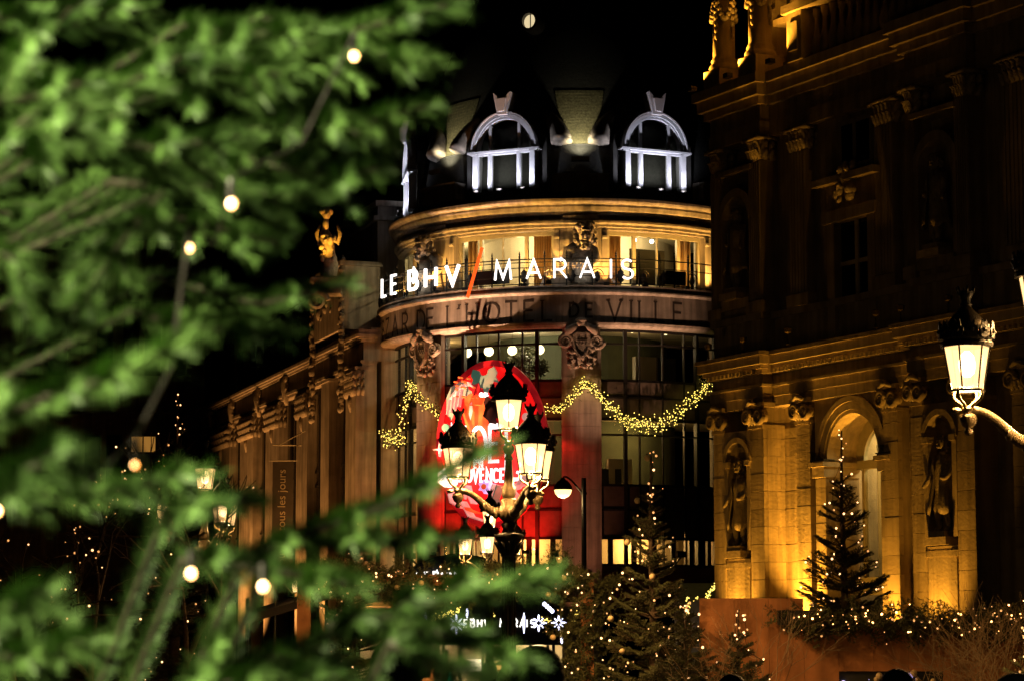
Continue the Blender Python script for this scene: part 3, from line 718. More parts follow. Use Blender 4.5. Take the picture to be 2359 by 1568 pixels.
# setback masses between pylon and rotunda
for u0, u1, v0, v1, n in ((795,870,525,760,-1.5),(835,880,505,900,-2.2),(780,830,540,760,-3)):
    a0 = WG.hit(u0, v0, n); a1 = WG.hit(u1, v0, n)
    b = MB(); b.box(a0[0], a1[0], -n, -n+2, zt_, a0[1], Mx); b.box(a0[0]-.15, a1[0]+.15, -n-.15, -n+2, a0[1]+.002, a0[1]+.3, Mx); b.box(a0[0]-.3, a1[0]+.3, -n-.3, -n+2, a0[1]-.8, a0[1]-.55, Mx); sb(b, 'attic_pavilion', STONE)
b = MB(); ornate(b, (ws(815,640,-1),-.2,zt_+2.2), (1.6,.3,1.2), 60, .26, Mx, 77); sb(b, 'balustrade_carving', CARVED, smooth=True)
# crowning sculpture
S0 = W(752, 600, 133.0)
FT = thing('roof_statue', 'floodlit winged stone figure crowning the pylon beside the rotunda', 'statue', W(756, 640, 133.0))
Mx2 = Matrix.Translation(W(756, 640, 133.0))
k = 133/FPX
b = MB(); b.tube([(0,0,0),(.05,0,.6),(.0,0,1.3),(-.1,0,2.0),(-.2,0,2.5)], [.42,.5,.36,.42,.22], 12)
ornate(b, (0,-.2,1.2), (.35,.2,1.0), 50, .12, Matrix.Identity(4), 3)
b.build('robe', CARVED, FT, True)
b = MB(); b.tube([(-.2,0,2.4),(-.15,-.1,2.9),(-.12,0,3.1)], [.2,.16,.12], 8); b.ell((-.12,-.03,3.35), (.22,.26,.3)); b.ell((-.12,-.3,3.32),(.06,.08,.08)); b.build('head', CARVED, FT, True)
b = MB(); ornate(b, (-.14,0,3.55), (.22,.22,.14), 24, .1, Matrix.Identity(4), 5); b.build('hair', CARVED, FT, True)
for e in (-1,1):
    b = MB(); b.tube([(e*.25,0,2.2),(e*.5,-.1,1.8),(e*.62,-.1,2.3),(e*.45,-.05,2.8)], [.16,.14,.11,.06], 8); b.build('arm', CARVED, FT, True)
b = MB(); b.box(-.7,.7,-.6,.8,-.9,0); b.box(-.85,.85,-.75,.9,-.3,-.1); b.spiral((-.5,-.65,-1.3), .55, 1.8, .16); b.build('pedestal', STONE, FT)
lamp('floodlight_beam', W(752, 632, 131.2), 170, SODIUM, STORE, 'SPOT', W(752, 500, 133), 50, .7, .05)
# hanging banner and its rods
BN = thing('banner', 'dark vertical hanging banner reading ouvert tous les jours on the store wing', 'banner', WG.M(ws(668,1150,1.2), 1.2, 0).translation)
bs0 = WG.hit(645, 1075, .9); zb0, zb1 = WG.hit(645, 1060, .9)[1], WG.hit(645, 1330, .9)[1]
Mb = Matrix.Translation((W(628,1100,140).x, 140, 0))
wbn = W(676,1100,140).x-W(628,1100,140).x; zb0, zb1 = W(640,1062,140).z, W(640,1330,140).z
bm_ = mat('banner_cloth', (.09,.075,.06), .8, var=.15)
b = MB(); b.box(0, wbn, 0, .03, zb1, zb0, Mb); o = b.build('cloth', bm_, None); o.parent = BN; o.matrix_parent_inverse = world(BN).inverted()
for pa, pb, r_ in (((-.2,0,zb0+.05),(wbn+.2,0,zb0+.05),.04),((.4,0,zb0+.95),(wbn+.6,.2,zb0+1.7),.03),((0,0,zb0+.9),(wbn+.4,.2,zb0+.9),.04)): wbuild(MB().tube([pa,pb], r_, 6, Mb), 'rod', FRAMEW, BN)
def text_mesh(txt, size, m, name='lettering', ext=.004):
    c = bpy.data.curves.new(name, 'FONT'); c.body = txt; c.size = size; c.extrude = ext; c.align_x = 'LEFT'
    t = bpy.data.objects.new(name, c); COL.objects.link(t); bpy.context.view_layer.update()
    me = bpy.data.meshes.new_from_object(t.evaluated_get(bpy.context.evaluated_depsgraph_get())); bpy.data.objects.remove(t); bpy.data.curves.remove(c)
    me.materials.clear(); me.materials.append(m); return me
me = text_mesh('ouvert tous les jours', .62, mat('banner_print', (.6,.5,.32), .7))
o = link('lettering', me, BN); setw(o, Mb @ Matrix.Translation((wbn*.62, -.012, zb1+.7)) @ Matrix.Rotation(-pi/2, 4, 'Y') @ Matrix.Rotation(pi/2, 4, 'X'))
# dark building at the far end of the street
FB = thing('far_building', 'unlit building closing the end of the street behind the store wing', 'building', (W(300,1100,185).x, 185, 0))
inv = Matrix.Translation((-W(300,1100,185).x, -185, 0))
def fb(mb, nm, m_, par=None):
    o = mb.build(nm, m_, FB if par is None else par)
    if par is None: o.matrix_parent_inverse = inv
    return o
x0, x1 = W(-60,1000,185).x, W(470,1000,185).x
b = MB(); b.box(x0, x1, 185, 195, 0, W(300,560,185).z); fb(b, 'wall', STONE)
b = MB(); b.box(x0, x1+.3, 184.5, 186, W(300,938,185).z-.4, W(300,938,185).z); fb(b, 'string_course', STONE)
b = MB(); b.box(x0, x1+.3, 184.6, 186, W(300,560,185).z-.5, W(300,560,185).z+.1); fb(b, 'cornice', STONE)
b = MB(); b.prism([(185,W(300,560,185).z),(187,W(300,470,185).z),(195,W(300,440,185).z),(195,W(300,560,185).z)], x0, x1, Matrix(((0,1,0,0),(1,0,0,0),(0,0,1,0),(0,0,0,1)))); fb(b, 'roof', SLATE)
FG = emis('lamplit_blind', (1,.45,.08), .3)
for i, (u0,u1,v0,v1,lit) in enumerate(((304,328,1005,1040,1),(332,358,1005,1040,1),(250,275,1005,1150,0),(200,225,1005,1150,0),(395,425,700,860,0),(340,365,700,860,0),(290,315,700,860,0),(230,255,700,860,0),(395,425,1005,1150,0),(120,150,700,860,0),(120,150,1005,1150,0))):
    a, c = W(u0,v0,184.9), W(u1,v1,184.9)
    b = MB(); b.box(a.x-.12, c.x+.12, 184.8, 184.98, c.z-.12, a.z+.12); f = fb(b, 'window', FRAME)
    b = MB(); b.box(a.x, c.x, 184.76, 184.795, c.z, a.z); fb(b, 'pane', FG if lit else GLASSD, f)
    
# ------------------------------------------------------------------ street level of the rotunda: canopy, awnings, shop front
CN = thing('shop_canopy', 'black entrance canopy with small glowing store lettering over the shop door', 'canopy', (W(1110,1440,121).x, 121, 0))
def cnp(mb, nm, m_):
    o = mb.build(nm, m_, None); o.parent = CN; o.matrix_parent_inverse = Matrix.Translation((-W(1110,1440,121).x, -121, 0)); return o
xa, xb = W(905,1440,121).x, W(1290,1440,121).x; zc0, zc1 = W(1100,1478,121).z, W(1100,1372,121).z
b = MB(); b.box(xa, xb, 121, 127, zc0, zc1); cnp(b, 'fascia', AWN)
b = MB(); b.box(xa-.1, xb+.1, 120.8, 127, zc0-.12, zc0-.002); b.box(xa-.1, xb+.1, 120.85, 127, zc1+.002, zc1+.1); cnp(b, 'trim', IRON)
for x in (xa+.3, xb-.3):
    b = MB(); b.tube([(x,121.3,0),(x,121.3,zc0-.12)], .08, 8); cnp(b, 'post', IRON)
for ch, u in (('L',1046),('E',1073),('B',1089),('H',1105),('V',1121),('M',1158),('A',1176),('R',1194),('A',1200),('I',1214),('S',1227)):
    if ch == 'R': u = 1188
    if ch == 'A' and u > 1190: u = 1203
    p = W(u, 1443, 120.98); mm = letter(ch, .34, .085 if ch in 'BHV' else .06, .03, .9); o = link('letter', mm.mesh('letter', LETTER), CN); setw(o, Matrix.Translation((p.x, 120.95, p.z)))
p = W(1128,1450,120.9); mm = MB(); mm.ribbon([(-.06,-.1),(.1,.36)], .06, 0, .03); o = link('slash', mm.mesh('slash', LETRED), CN); setw(o, Matrix.Translation((p.x, 120.93, p.z)))
# shop front behind the canopy
SF = emis('shop_light_panel', (1,.86,.55), 3.0)
b = MB(); b.box(xa-2, xb+1.5, 129, 129.3, 0, 5.0); sb(b, 'shop_back_wall', ROOM)
b = MB(); b.box(xa-2, xb+1.5, 124, 129, 3.9, 4.1); sb(b, 'shop_ceiling', ROOM)
for i, u in enumerate((962,1010,1022,1060,1112,1180,1222,1262)):
    x = W(u,1520,124.2).x; b = MB(); b.box(x-.07, x+.07, 124.1, 124.3, 0, zc0-.1); sb(b, 'shop_mullion', FRAMEW)
for u0, u1, v0, v1 in ((1070,1112,1517,1546),(1226,1262,1506,1518),(1192,1222,1508,1520)):
    a, c = W(u0,v0,128.8), W(u1,v1,128.8); b = MB(); b.box(a.x, c.x, 128.8, 128.95, c.z, a.z); sb(b, 'light_panel', SF)
for u in (990, 1090, 1160, 1240):
    lamp('shop_light', W(u,1490,126.3), 60, (1,.72,.34), STORE, size=.3)
for u, hh, cl in ((985,1.5,WOOD),(1145,1.2,BAUBLE),(1150,.8,AWNR),(1215,1.0,DARKB)):
    x = W(u,1540,127).x; b = MB(); b.box(x-.3,x+.3,126.8,127.3,0,hh); b.box(x-.36,x+.36,126.7,127.4,hh,hh+.05); sb(b, 'display_stand', cl)
# dark domed awning with lettering
AW = thing('awning', 'black rounded awning over the side entrance with glowing letters LE BHV', 'awning', (W(1010,1320,119).x, 119, 0))
def awp(mb, nm, m_):
    o = mb.build(nm, m_, None); o.parent = AW; o.matrix_parent_inverse = Matrix.Translation((-W(1010,1320,119).x, -119, 0)); return o
pl = [(905,1345),(930,1325),(960,1300),(1000,1284),(1040,1276),(1080,1277),(1120,1286),(1160,1300),(1190,1330),(1190,1345)]
b = MB(); b.prism([(W(u,v,119).x, W(u,v,119).z) for u, v in pl], 119, 124); awp(b, 'cover', AWN)
b = MB(); b.ribbon([(W(u,v,118.9).x, W(u,v,118.9).z) for u, v in pl[:-1]], .08, 118.9, 119.2); awp(b, 'rim', IRON)
for ch, u in (('L',964),('E',983),('B',1005),('H',1024),('V',1043)):
    p = W(u, 1338, 118.9); mm = letter(ch, .42, .11 if ch in 'BHV' else .07, .03, .9); o = link('letter', mm.mesh('letter', LETTER), AW); setw(o, Matrix.Translation((p.x, 118.86, p.z)))
p = W(1070,1326,118.8); mm = MB(); mm.ribbon([(-.06,-.05),(.1,.4)], .06, 0, .03); o = link('slash', mm.mesh('slash', LETRED), AW); setw(o, Matrix.Translation((p.x, 118.84, p.z)))
# red awning under the right bay
b = MB(); b.arc([(9.6,4.2),(11.2,3.4),(11.25,3.9),(9.7,zc(1303,9.7))], 6, 60, 24); tag(sb(b, 'bay_awning', AWNR, None), 'dark red sloping awning below the lit narrow windows at the curved corner', 'awning')

# floodlights washing the wing from the pavement
for u, pw in ((462,1300),(500,1300),(575,1300),(650,1400),(735,1300),(800,800),(850,700)):
    s = ws(u, 1300, 3.0); P = WG.M() @ Vector((s, -3.0, .5)); lamp('floodlight_beam', P, pw, (1,.42,.1), STORE, 'SPOT', WG.M() @ Vector((s+.5, 0, 11)), 75, 1.0, .1)
    sb(MB().box(s-.2, s+.2, -3.15, -2.85, 0, .38, WG.M()), 'floodlight', IRON)

for th, pw in ((0,260),(-50,260),(-72,200)):  # added pavement lamps, standing in for lantern light on the rotunda piers
    P = RF(th, 13.2, .6).translation; lamp('floodlight_beam', P, pw, (1,.34,.17), STORE, 'SPOT', RF(th, 9.9, 11).translation, 40, 1.0, .1)
    sb(MB().box(-.2,.2,-.15,.15,0,.4,RF(th,13.3)), 'floodlight', IRON)
# ================================================================== the town hall pavilion on the right
PH = W(1643, 1150, 78.0)
HV = Facade((PH.x, PH.y), (.4586, -.8886))
HALL = thing('town_hall', 'ornate stone town hall pavilion with niches, arched window and floodlit lower storey', 'building', (PH.x, PH.y, 0))
HM = HV.M()
def hb(mb, nm, m=None, parent=HALL, smooth=False): return wbuild(mb, nm, m or STONE2, parent, smooth)
def hs(u, n=0.0, v=1150): return HV.hit(u, v, n)[0]
def hz(v, u=1700, n=0.0): return HV.hit(u, v, n)[1]
zcap = hz(985,1755); zent = hz(935,1755); zcor = hz(862,1700,.3); zpl = hz(1405,1700)
BK = -.75                                        # plane of the recessed bays
# block edges along the facade
sa, sn0, sn1, sA = hs(1645), hs(1671), hs(1729.5), hs(1761)
sC0, sC1 = hs(1836,-.35), hs(1868,-.35)
sr0, sr1 = hs(1903,-.45), hs(2030,-.45)          # arch opening
sD0, sD1 = hs(2037,-.35), hs(2071,-.35)
sE, sm0, sm1, sF = hs(2102), hs(2131), hs(2206), hs(2248)
sG = sF+9.0
niches = [(sn0, sn1), (sm0, sm1)]
def ashlar(s0, s1, z0, z1, n, thick, parent, course=.52, wide=1.3, seed=0):
    rd = random.Random(seed); z = z0; k = 0
    while z < z1-.05:
        h = min(course, z1-z); s = s0; first = True
        while s < s1-.02:
            wd = wide*(.5 if (first and k % 2) else 1.0)
            if s1-s-wd < .25: wd = s1-s
            e = min(s+wd, s1); mt = rd.choice((STONE2, STONE2, STONE2, STONE2C, STONE2B))
            b = MB(); pr = rd.uniform(0,.012); b.box(s+.006, e-.006, -n-pr, -n+thick, z+.006, z+h-.006, HM); hb(b, 'stone_block', mt, parent)
            s = e; first = False
        z += h; k += 1
zb0 = 1.2
# recessed wall plane behind everything
w1 = hb(MB().box(sa, sr0-.5, -BK, 6, 0, zent, HM), 'wall', STONE2B)
w2 = hb(MB().box(sr1+.5, sG, -BK, 6, 0, zent, HM), 'wall', STONE2B)
# niche blocks
def niche_block(s0, a, b_, s1, seed, vtop, vped):
    mid = (a+b_)/2; r = (b_-a)/2; u = 1700 if seed == 1 else 2168
    zt = HV.hit(u, vtop, 0)[1]; zp = HV.hit(u, vped, 0)[1]; zsp = zt-r
    core = hb(MB().box(s0, a-.12, .1, -BK+.1, 0, zent, HM), 'niche_block', STONE2B)
    hb(MB().box(b_+.12, s1, .1, -BK+.1, 0, zent, HM), 'niche_core', STONE2B, core) if False else hb(MB().box(b_+.12, s1, .1, -BK+.1, 0, zent, HM), 'core', STONE2B)
    ashlar(s0, a, zb0, zcap, 0, .12, core, seed=seed); ashlar(b_, s1, zb0, zcap, 0, .12, core, seed=seed+4)
    # near side return of the block
    z = zb0; k = 0; rd = random.Random(seed)
    while z < zcap-.05:
        h = min(.52, zcap-z)
        for y0, y1 in (((.12,.45),(.45,-BK)) if k % 2 else ((.12,.6),(.6,-BK))):
            bb = MB(); bb.box(s1-.1, s1+.004+rd.uniform(0,.01), y0+.006, y1-.006, z+.006, z+h-.006, HM); hb(bb, 'stone_block', rd.choice((STONE2, STONE2B, STONE2)), core)
        z += h; k += 1
    # spandrel around the arch head, archivolt, niche shell
    n_ = 14
    top = arcpts(mid, zsp, r, r, 180, 0, n_)
    bb = MB(); bb.prism([(a, zcap)]+[(a, zsp)]+top[1:-1]+[(b_, zsp), (b_, zcap)], .0, .35, HM); hb(bb, 'niche_spandrel', STONE2)
    bb = MB(); bb.ribbon(arcpts(mid, zsp, r*.99, r*.99, 180, 0, n_), .16, -.06, .3, HM); hb(bb, 'archivolt', STONE2C)
    bb = MB(); N = 12
    for i in range(N):      # half-round shell
        a0, a1 = pi*i/N, pi*(i+1)/N; R_ = r-.1; dp = .62
        q = [(mid-R_*cos(a0), .1+dp*sin(a0)), (mid-R_*cos(a1), .1+dp*sin(a1))]
        bb.add([(q[0][0],q[0][1],zp),(q[1][0],q[1][1],zp),(q[1][0],q[1][1],zsp),(q[0][0],q[0][1],zsp)], [(0,1,2,3)], HM)
        for j in range(5):
            p0, p1 = pi/2*j/5, pi/2*(j+1)/5
            vv = []
            for aa, pp in ((a0,p0),(a1,p0),(a1,p1),(a0,p1)): vv.append((mid-R_*cos(aa)*cos(pp), .1+dp*sin(aa)*cos(pp), zsp+R_*sin(pp)))
            bb.add(vv, [(0,1,2,3)], HM)
    hb(bb, 'niche_shell', STONE2B, smooth=True)
    for sx in (a+.09, b_-.09): hb(MB().box(sx-.1, sx+.1, -.02, .3, zp, zsp, HM), 'niche_jamb', STONE2C)
    for e0, e1 in ((a-.02, a+.24), (b_-.24, b_+.02)): hb(MB().box(e0, e1, -.08, .3, zsp-.1, zsp+.06, HM), 'impost', STONE2C)
    # pedestal drum under the niche
    bb = MB(); pr = [(x, y) for x, y in [(mid-r-.02,.1)]+[(mid-(r+.02)*cos(pi*i/8), -.28*sin(pi*i/8)+.1) for i in range(1,8)]+[(mid+r+.02,.1)]]
    def drum(z0, z1, k=1.0):
        n = len(pr); vs = [((x-mid)*k+mid, y*k, z0) for x, y in pr]+[((x-mid)*k+mid, y*k, z1) for x, y in pr]
        bb.add(vs, [tuple(range(n-1,-1,-1)), tuple(range(n,2*n))]+[(i,(i+1) % n,(i+1) % n+n,i+n) for i in range(n)], HM)
    drum(.3, zp-.52, .94); drum(zp-.518, zp-.36, 1.06); drum(zp-.358, zp-.25, 1.0); hb(bb, 'niche_pedestal', STONE2C)
    return mid, zp-.25, zt
mid1, zp1, zt1 = niche_block(sa, sn0, sn1, sA, 1, 1012, 1268)
mid2, zp2, zt2 = niche_block(sE, sm0, sm1, sF, 2, 946, 1236)
# wall pilasters flanking the arch, and plain bays
for s0, s1, n, sd in ((sC0, sC1, -.35, 11), (sD0, sD1, -.35, 12), (sF+1.2, sF+2.1, -.3, 14), (sF+4.2, sF+5.1, -.3, 15)):
    p = hb(MB().box(s0+.02, s1-.02, -n+.1, -BK+.1, 0, zent, HM), 'wall_pilaster', STONE2B); ashlar(s0, s1, zb0, zcap, n, .14, p, seed=sd)
    hb(MB().box(s0-.1, s1+.1, -n-.06, -BK, .4, zb0-.002, HM), 'pilaster_base', STONE2C)
ashlar(sA+.01, sC0-.01, zb0, zcap, BK+.02, .1, w1, seed=21); ashlar(sD1+.01, sE-.01, zb0, zcap, BK+.02, .1, w2, seed=22)
ashlar(sF+2.1, sF+4.2, zb0, zcap, BK+.02, .1, w2, wide=1.1, seed=23)
hb(MB().box(sa-.05, sG, -.35, .6, 0, .9, HM).box(sa-.02, sG, -.2, .6, .902, zb0-.01, HM), 'plinth', STONE2B)
# Ionic capitals
def capital(s0, s1, n, z):
    c = MB(); mid = (s0+s1)/2; w2_ = (s1-s0)/2
    c.box(s0-.12, s1+.12, -n-.16, -BK, z+.62, z+.75, HM); c.box(s0-.02, s1+.02, -n-.05, -BK, z+.0, z+.1, HM); c.box(s0, s1, -n-.02, -BK, z+.1, z+.62, HM)
    o = hb(c, 'capital', STONE2)
    for e in (-1,1):
        v_ = MB(); v_.spiral((mid+e*w2_*.8,-n-.12,z+.36), .24, 2.0, .085, HM, -e, 26); v_.lathe([(.2,-.1),(.2,.16)], 12, M=HM @ Matrix.Translation((mid+e*w2_*.8,-n,z+.36)) @ Matrix.Rotation(pi/2,4,'X')); hb(v_, 'volute', STONE2B, o, True)
    v_ = MB(); acanthus(v_, HM, s0, s1, n, z+.08, z+.6, 1, 5, False); v_.tube([(mid-.3,-n-.14,z+.68),(mid,-n-.2,z+.8),(mid+.3,-n-.14,z+.68)], [.05,.09,.05], 6, HM); hb(v_, 'leaf_carving', CARVED, o, True)
for s0, s1, n in ((sn1-.05,sA,0.0),(sa,sn0,0.0),(sC0,sC1,-.35),(sD0,sD1,-.35),(sE,sm0,0.0),(sm1,sF,0.0),(sF+1.2,sF+2.1,-.3),(sF+4.2,sF+5.1,-.3)): capital(s0, s1, n, zcap)
# the arched bay
mid = (sr0+sr1)/2; r = (sr1-sr0)/2; zat = HV.hit(1965, 918, -.45)[1]-.3; zsp = zat-r
pts = arcpts(mid, zsp, r, r, 180, 0, 20)
b = MB(); b.prism([(sr0-.52, zsp-.001),(sr0-.52, zent),(sr1+.52, zent),(sr1+.52, zsp-.001)]+list(reversed(pts)), .45, 1.6, HM); aw = hb(b, 'arch_wall', STONE2)
for s0, s1 in ((sr0-.52, sr0), (sr1, sr1+.52)):
    hb(MB().box(s0, s1, .5, 1.6, 0, zsp-.003, HM), 'arch_pier', STONE2B); ashlar(s0, s1, zb0, zsp-.5, -.45, .1, aw, wide=.6, seed=int(s0*10)); hb(MB().box(s0-.05, s1+.05, .36, 1.6, zsp-.48, zsp-.003, HM).box(s0-.12, s1+.12, .28, 1.6, zsp-.18, zsp-.05, HM), 'impost', STONE2C)
    hb(MB().box(s0-.1, s1+.1, .34, .7, zsp+.0, zsp+.03, HM), 'bird_spikes_base', IRON)
    for i in range(9):
        x = s0+(s1-s0)*i/8; hb(MB().tube([(x,.36,zsp+.03),(x,.33,zsp+.24)], .012, 4, HM), 'bird_spike', IRON)
for rr_, wd, y0 in ((r+.32,.16,.36),(r+.12,.2,.4),(r-.04,.1,.44)): hb(MB().ribbon(arcpts(mid, zsp, rr_, rr_, 180, 0, 24), wd, y0, .9, HM), 'archivolt', STONE2C)
# window in the arch, set deep
zw0 = HV.hit(1990, 1330, -1.6)[1]; r2 = r-.35
fr = MB(); Y0 = 1.5
for x in (mid-r2, mid-.07, mid+.07, mid+r2): fr.box(x-.06, x+.06, Y0, Y0+.12, zw0, zsp+(0 if abs(x-mid) > 1 else r2-.1), HM)
fr.box(mid-r, mid+r, Y0-.05, Y0+.15, zsp-.25, zsp, HM); fr.box(mid-r, mid+r, Y0-.05, Y0+.3, zw0-.5, zw0, HM); fr.ribbon(arcpts(mid, zsp, r2+.16, r2+.16, 180, 0, 20), .42, Y0+.001, Y0+.13, HM)
wn = hb(fr, 'arched_window', FRAMEW)
for x0, x1 in ((mid-r2,mid-.07),(mid+.07,mid+r2)):
    hb(MB().box(x0, x1, Y0+.05, Y0+.07, zw0, zsp-.25, HM), 'pane', GLASS, wn); 
    hb(MB().box(x0, x1, Y0+.05, Y0+.07, zsp, zsp+r2-.05, HM), 'pane', GLASS, wn)
    cu = MB(); N = 22; vs = []
    for i in range(N+1):
        x = x0+(x1-x0)*i/N; y = Y0+.5+.06*sin(i*1.7); vs += [(x, y, zw0), (x, y, zsp-.1)]
    cu.add(vs, [(2*i,2*i+2,2*i+3,2*i+1) for i in range(N)], HM); hb(cu, 'curtain', VOILE, wn, True)
hb(MB().box(mid-2.2, mid+2.2, 5.2, 5.4, zw0-1, zsp+2.2, HM).box(mid-2.2, mid+2.2, 1.7, 5.2, zsp+2.2, zsp+2.4, HM), 'room_wall', ROOM)
for s_ in (mid-2.2, mid+2.0): hb(MB().box(s_, s_+.2, 1.7, 5.2, zw0-1, zsp+2.2, HM), 'room_side_wall', ROOM)
lamp('room_light', HM @ Vector((mid, 3.4, zsp+1.2)), 75, (1,.7,.26), HALL, size=.3)
# entablature, following the breaks in plan
segs = [(sa-.02, sA, 0.0), (sA, sE, -.35), (sE, sF, 0.0), (sF, sG, -.3)]
def ledge(z0, z1, pr, nm, mt=STONE2):
    for k, (s0, s1, n) in enumerate(segs):
        e = pr if n == 0.0 else .001*k
        hb(MB().box(s0-(pr if n == 0 else -e), s1+(pr if n == 0 else -e), -n-pr, .9, z0, z1, HM), nm, mt)
Hh = zcor-zent
z = zent+.0
for dz, pr, nm, mt in ((.3,.02,'architrave',STONE2),(.28,.06,'architrave_band',STONE2),(.08,.14,'fillet',STONE2C),(max(Hh-1.35,.3),.0,'frieze',STONE2B),(.14,.12,'bed_mould',STONE2C),(.12,.22,'cornice_soffit',STONE2),(.26,.34,'cornice',STONE2C),(.12,.4,'cornice_crown',STONE2B)):
    ledge(z+.002, z+dz, pr, nm, mt); z += dz
zc1_ = z
for s0, s1, n in segs:
    ns = int((s1-s0)/.22)
    for i in range(min(ns, 30)): hb(MB().box(s0+.05+i*.22, s0+.16+i*.22, -n-.26, .2, zc1_-.62, zc1_-.51, HM), 'dentil', STONE2C)
for u, v in ((1632,838),(1712,826),(1815,812),(2018,770),(2075,750),(2185,722)):
    s, zz = HV.hit(u, v, .4); c = MB(); c.lathe([(.05,0),(.02,.12),(.02,.3),(.1,.34),(.12,.46),(.03,.5)], 8, M=HM @ Matrix.Translation((s,-.4,zc1_))); hb(c, 'ledge_lamp', BRONZE)
# upper storey
zu0 = zc1_; zu1 = hz(262, 1640, .3); 
hb(MB().box(sa, sG, .6, 6, zu0, zu1, HM), 'upper_wall', STONE2B)
for s0, s1, n in segs:
    hb(MB().box(s0+.05, s1-.05, -n+.05, .7, zu0+.002, zu0+1.0, HM), 'upper_plinth', STONE2B); hb(MB().box(s0-.03, s1+.03, -n-.06, .7, zu0+1.002, zu0+1.2, HM), 'upper_plinth_cap', STONE2)
def fluted(s0, s1, n, z0, z1):
    o = hb(MB().box(s0, s1, -n, .65, z0, z1-.7, HM).box(s0-.1, s1+.1, -n-.1, .65, z0, z0+.35, HM), 'upper_pilaster', STONE2B); nf = 6; wd = (s1-s0)/nf
    for i in range(nf): hb(MB().box(s0+i*wd+.02, s0+(i+1)*wd-.03, -n-.035, -n+.01, z0+.4, z1-.75, HM), 'flute', STONE2, o)
    c = MB(); c.box(s0-.14, s1+.14, -n-.16, .6, z1-.12, z1, HM); c.box(s0, s1, -n, .6, z1-.72, z1-.12, HM); acanthus(c, HM, s0, s1, n, z1-.7, z1-.1, 2, 5); hb(c, 'capital', CARVED, o, True)
zuc = hz(330, 1700, 0)
for s0, s1, n in ((sa,sn0-.1,.0),(sn1+.1,sA,.0),(sC0-.1,sC1+.1,-.3),(sD0-.1,sD1+.1,-.3),(sE,sm0-.2,.0),(sm1+.2,sF,.0),(sF+1.2,sF+2.2,-.2),(sF+4.2,sF+5.2,-.2)):
    fluted(s0, s1, n, zu0+1.2, zuc)
for a, b_, uu, vt, vb in ((sn0,sn1,1697,452,690),(sm0,sm1,2162,318,590)):
    m_ = (a+b_)/2; r_ = (b_-a)/2+.05; zt_n = HV.hit(uu, vt, 0)[1]; zb_n = HV.hit(uu, vb, 0)[1]; zs_ = zt_n-r_
    hb(MB().box(a-.1, b_+.1, .35, .62, zb_n, zs_, HM).prism([(m_-r_,zs_)]+arcpts(m_,zs_,r_,r_,180,0,14)+[(m_+r_,zs_)], .35, .62, HM), 'niche_back', STONE2B)
    hb(MB().box(a-.25, b_+.25, .05, .6, zu0+1.2, zb_n-.3, HM).box(a-.1, b_+.1, -.05, .6, zb_n-.3, zb_n, HM), 'niche_sill', STONE2B)
    hb(MB().ribbon(arcpts(m_, zs_, r_+.12, r_+.12, 180, 0, 16), .26, -.02, .6, HM), 'archivolt', STONE2); 
    hb(MB().box(a-.3, b_+.3, -.1, .6, zt_n+.7, zt_n+.85, HM), 'niche_cornice', STONE2)
    hb(MB().box(a-.28, a-.05, .0, .6, zb_n, zs_, HM).box(b_+.05, b_+.28, .0, .6, zb_n, zs_, HM), 'niche_jamb', STONE2)
# upper window with stone cross
wz0, wz1 = HV.hit(1975, 770, -.5)[1], HV.hit(1975, 505, -.5)[1]; ws0, ws1 = hs(1935,-.5,600), hs(2012,-.5,600)
o = hb(MB().box(ws0-.35, ws0, .3, .65, wz0, wz1, HM).box(ws1, ws1+.35, .3, .65, wz0, wz1, HM).box(ws0-.5, ws1+.5, .2, .65, wz1+.002, wz1+.35, HM).box(ws0-.7, ws1+.7, .02, .65, wz1+1.1, wz1+1.3, HM).box(ws0-.35,ws1+.35,.3,.65,wz1+.352,wz1+1.098,HM), 'window_surround', STONE2)
f = hb(MB().box((ws0+ws1)/2-.07, (ws0+ws1)/2+.07, .5, .59, wz0, wz1, HM).box(ws0, ws1, .52, .588, wz0+(wz1-wz0)*.62, wz0+(wz1-wz0)*.62+.12, HM), 'upper_window', FRAMEW)
for x0, x1 in ((ws0,(ws0+ws1)/2-.07),((ws0+ws1)/2+.07,ws1)):
    for z0, z1 in ((wz0,wz0+(wz1-wz0)*.62),(wz0+(wz1-wz0)*.62+.12,wz1)): hb(MB().box(x0, x1, .56, .595, z0, z1, HM), 'pane', mat('night_pane', (.004,.004,.005), .1, spec=.5), f)
c = MB(); ornate(c, ((ws0+ws1)/2,.1,wz1+1.0), (.35,.1,.5), 24, .12, HM, 88); hb(c, 'keystone_mask', CARVED, smooth=True)
az0, az1 = HV.hit(1975, 372, -.4)[1], HV.hit(1975, 278, -.4)[1]
f = hb(MB().box(ws0, ws1, .5, .597, az0-.15, az1+.15, HM), 'attic_window', STONE2)
for x0, x1 in ((ws0+.2,(ws0+ws1)/2-.1),((ws0+ws1)/2+.1,ws1-.1)): hb(MB().box(x0, x1, .48, .499, az0, az1, HM), 'pane', bpy.data.materials['night_pane'], f)
# top entablature
z = zuc
for dz, pr, nm, mt in ((.45,.04,'upper_architrave',STONE2B),(max(zu1-zuc-1.5,.5),.0,'upper_frieze',STONE2B),(.25,.15,'upper_bed_mould',STONE2),(.35,.3,'upper_cornice',STONE2C),(.3,.42,'upper_cornice_crown',STONE2C)):
    ledge(z+.002, z+dz, pr, nm, mt); z += dz
ztp = z
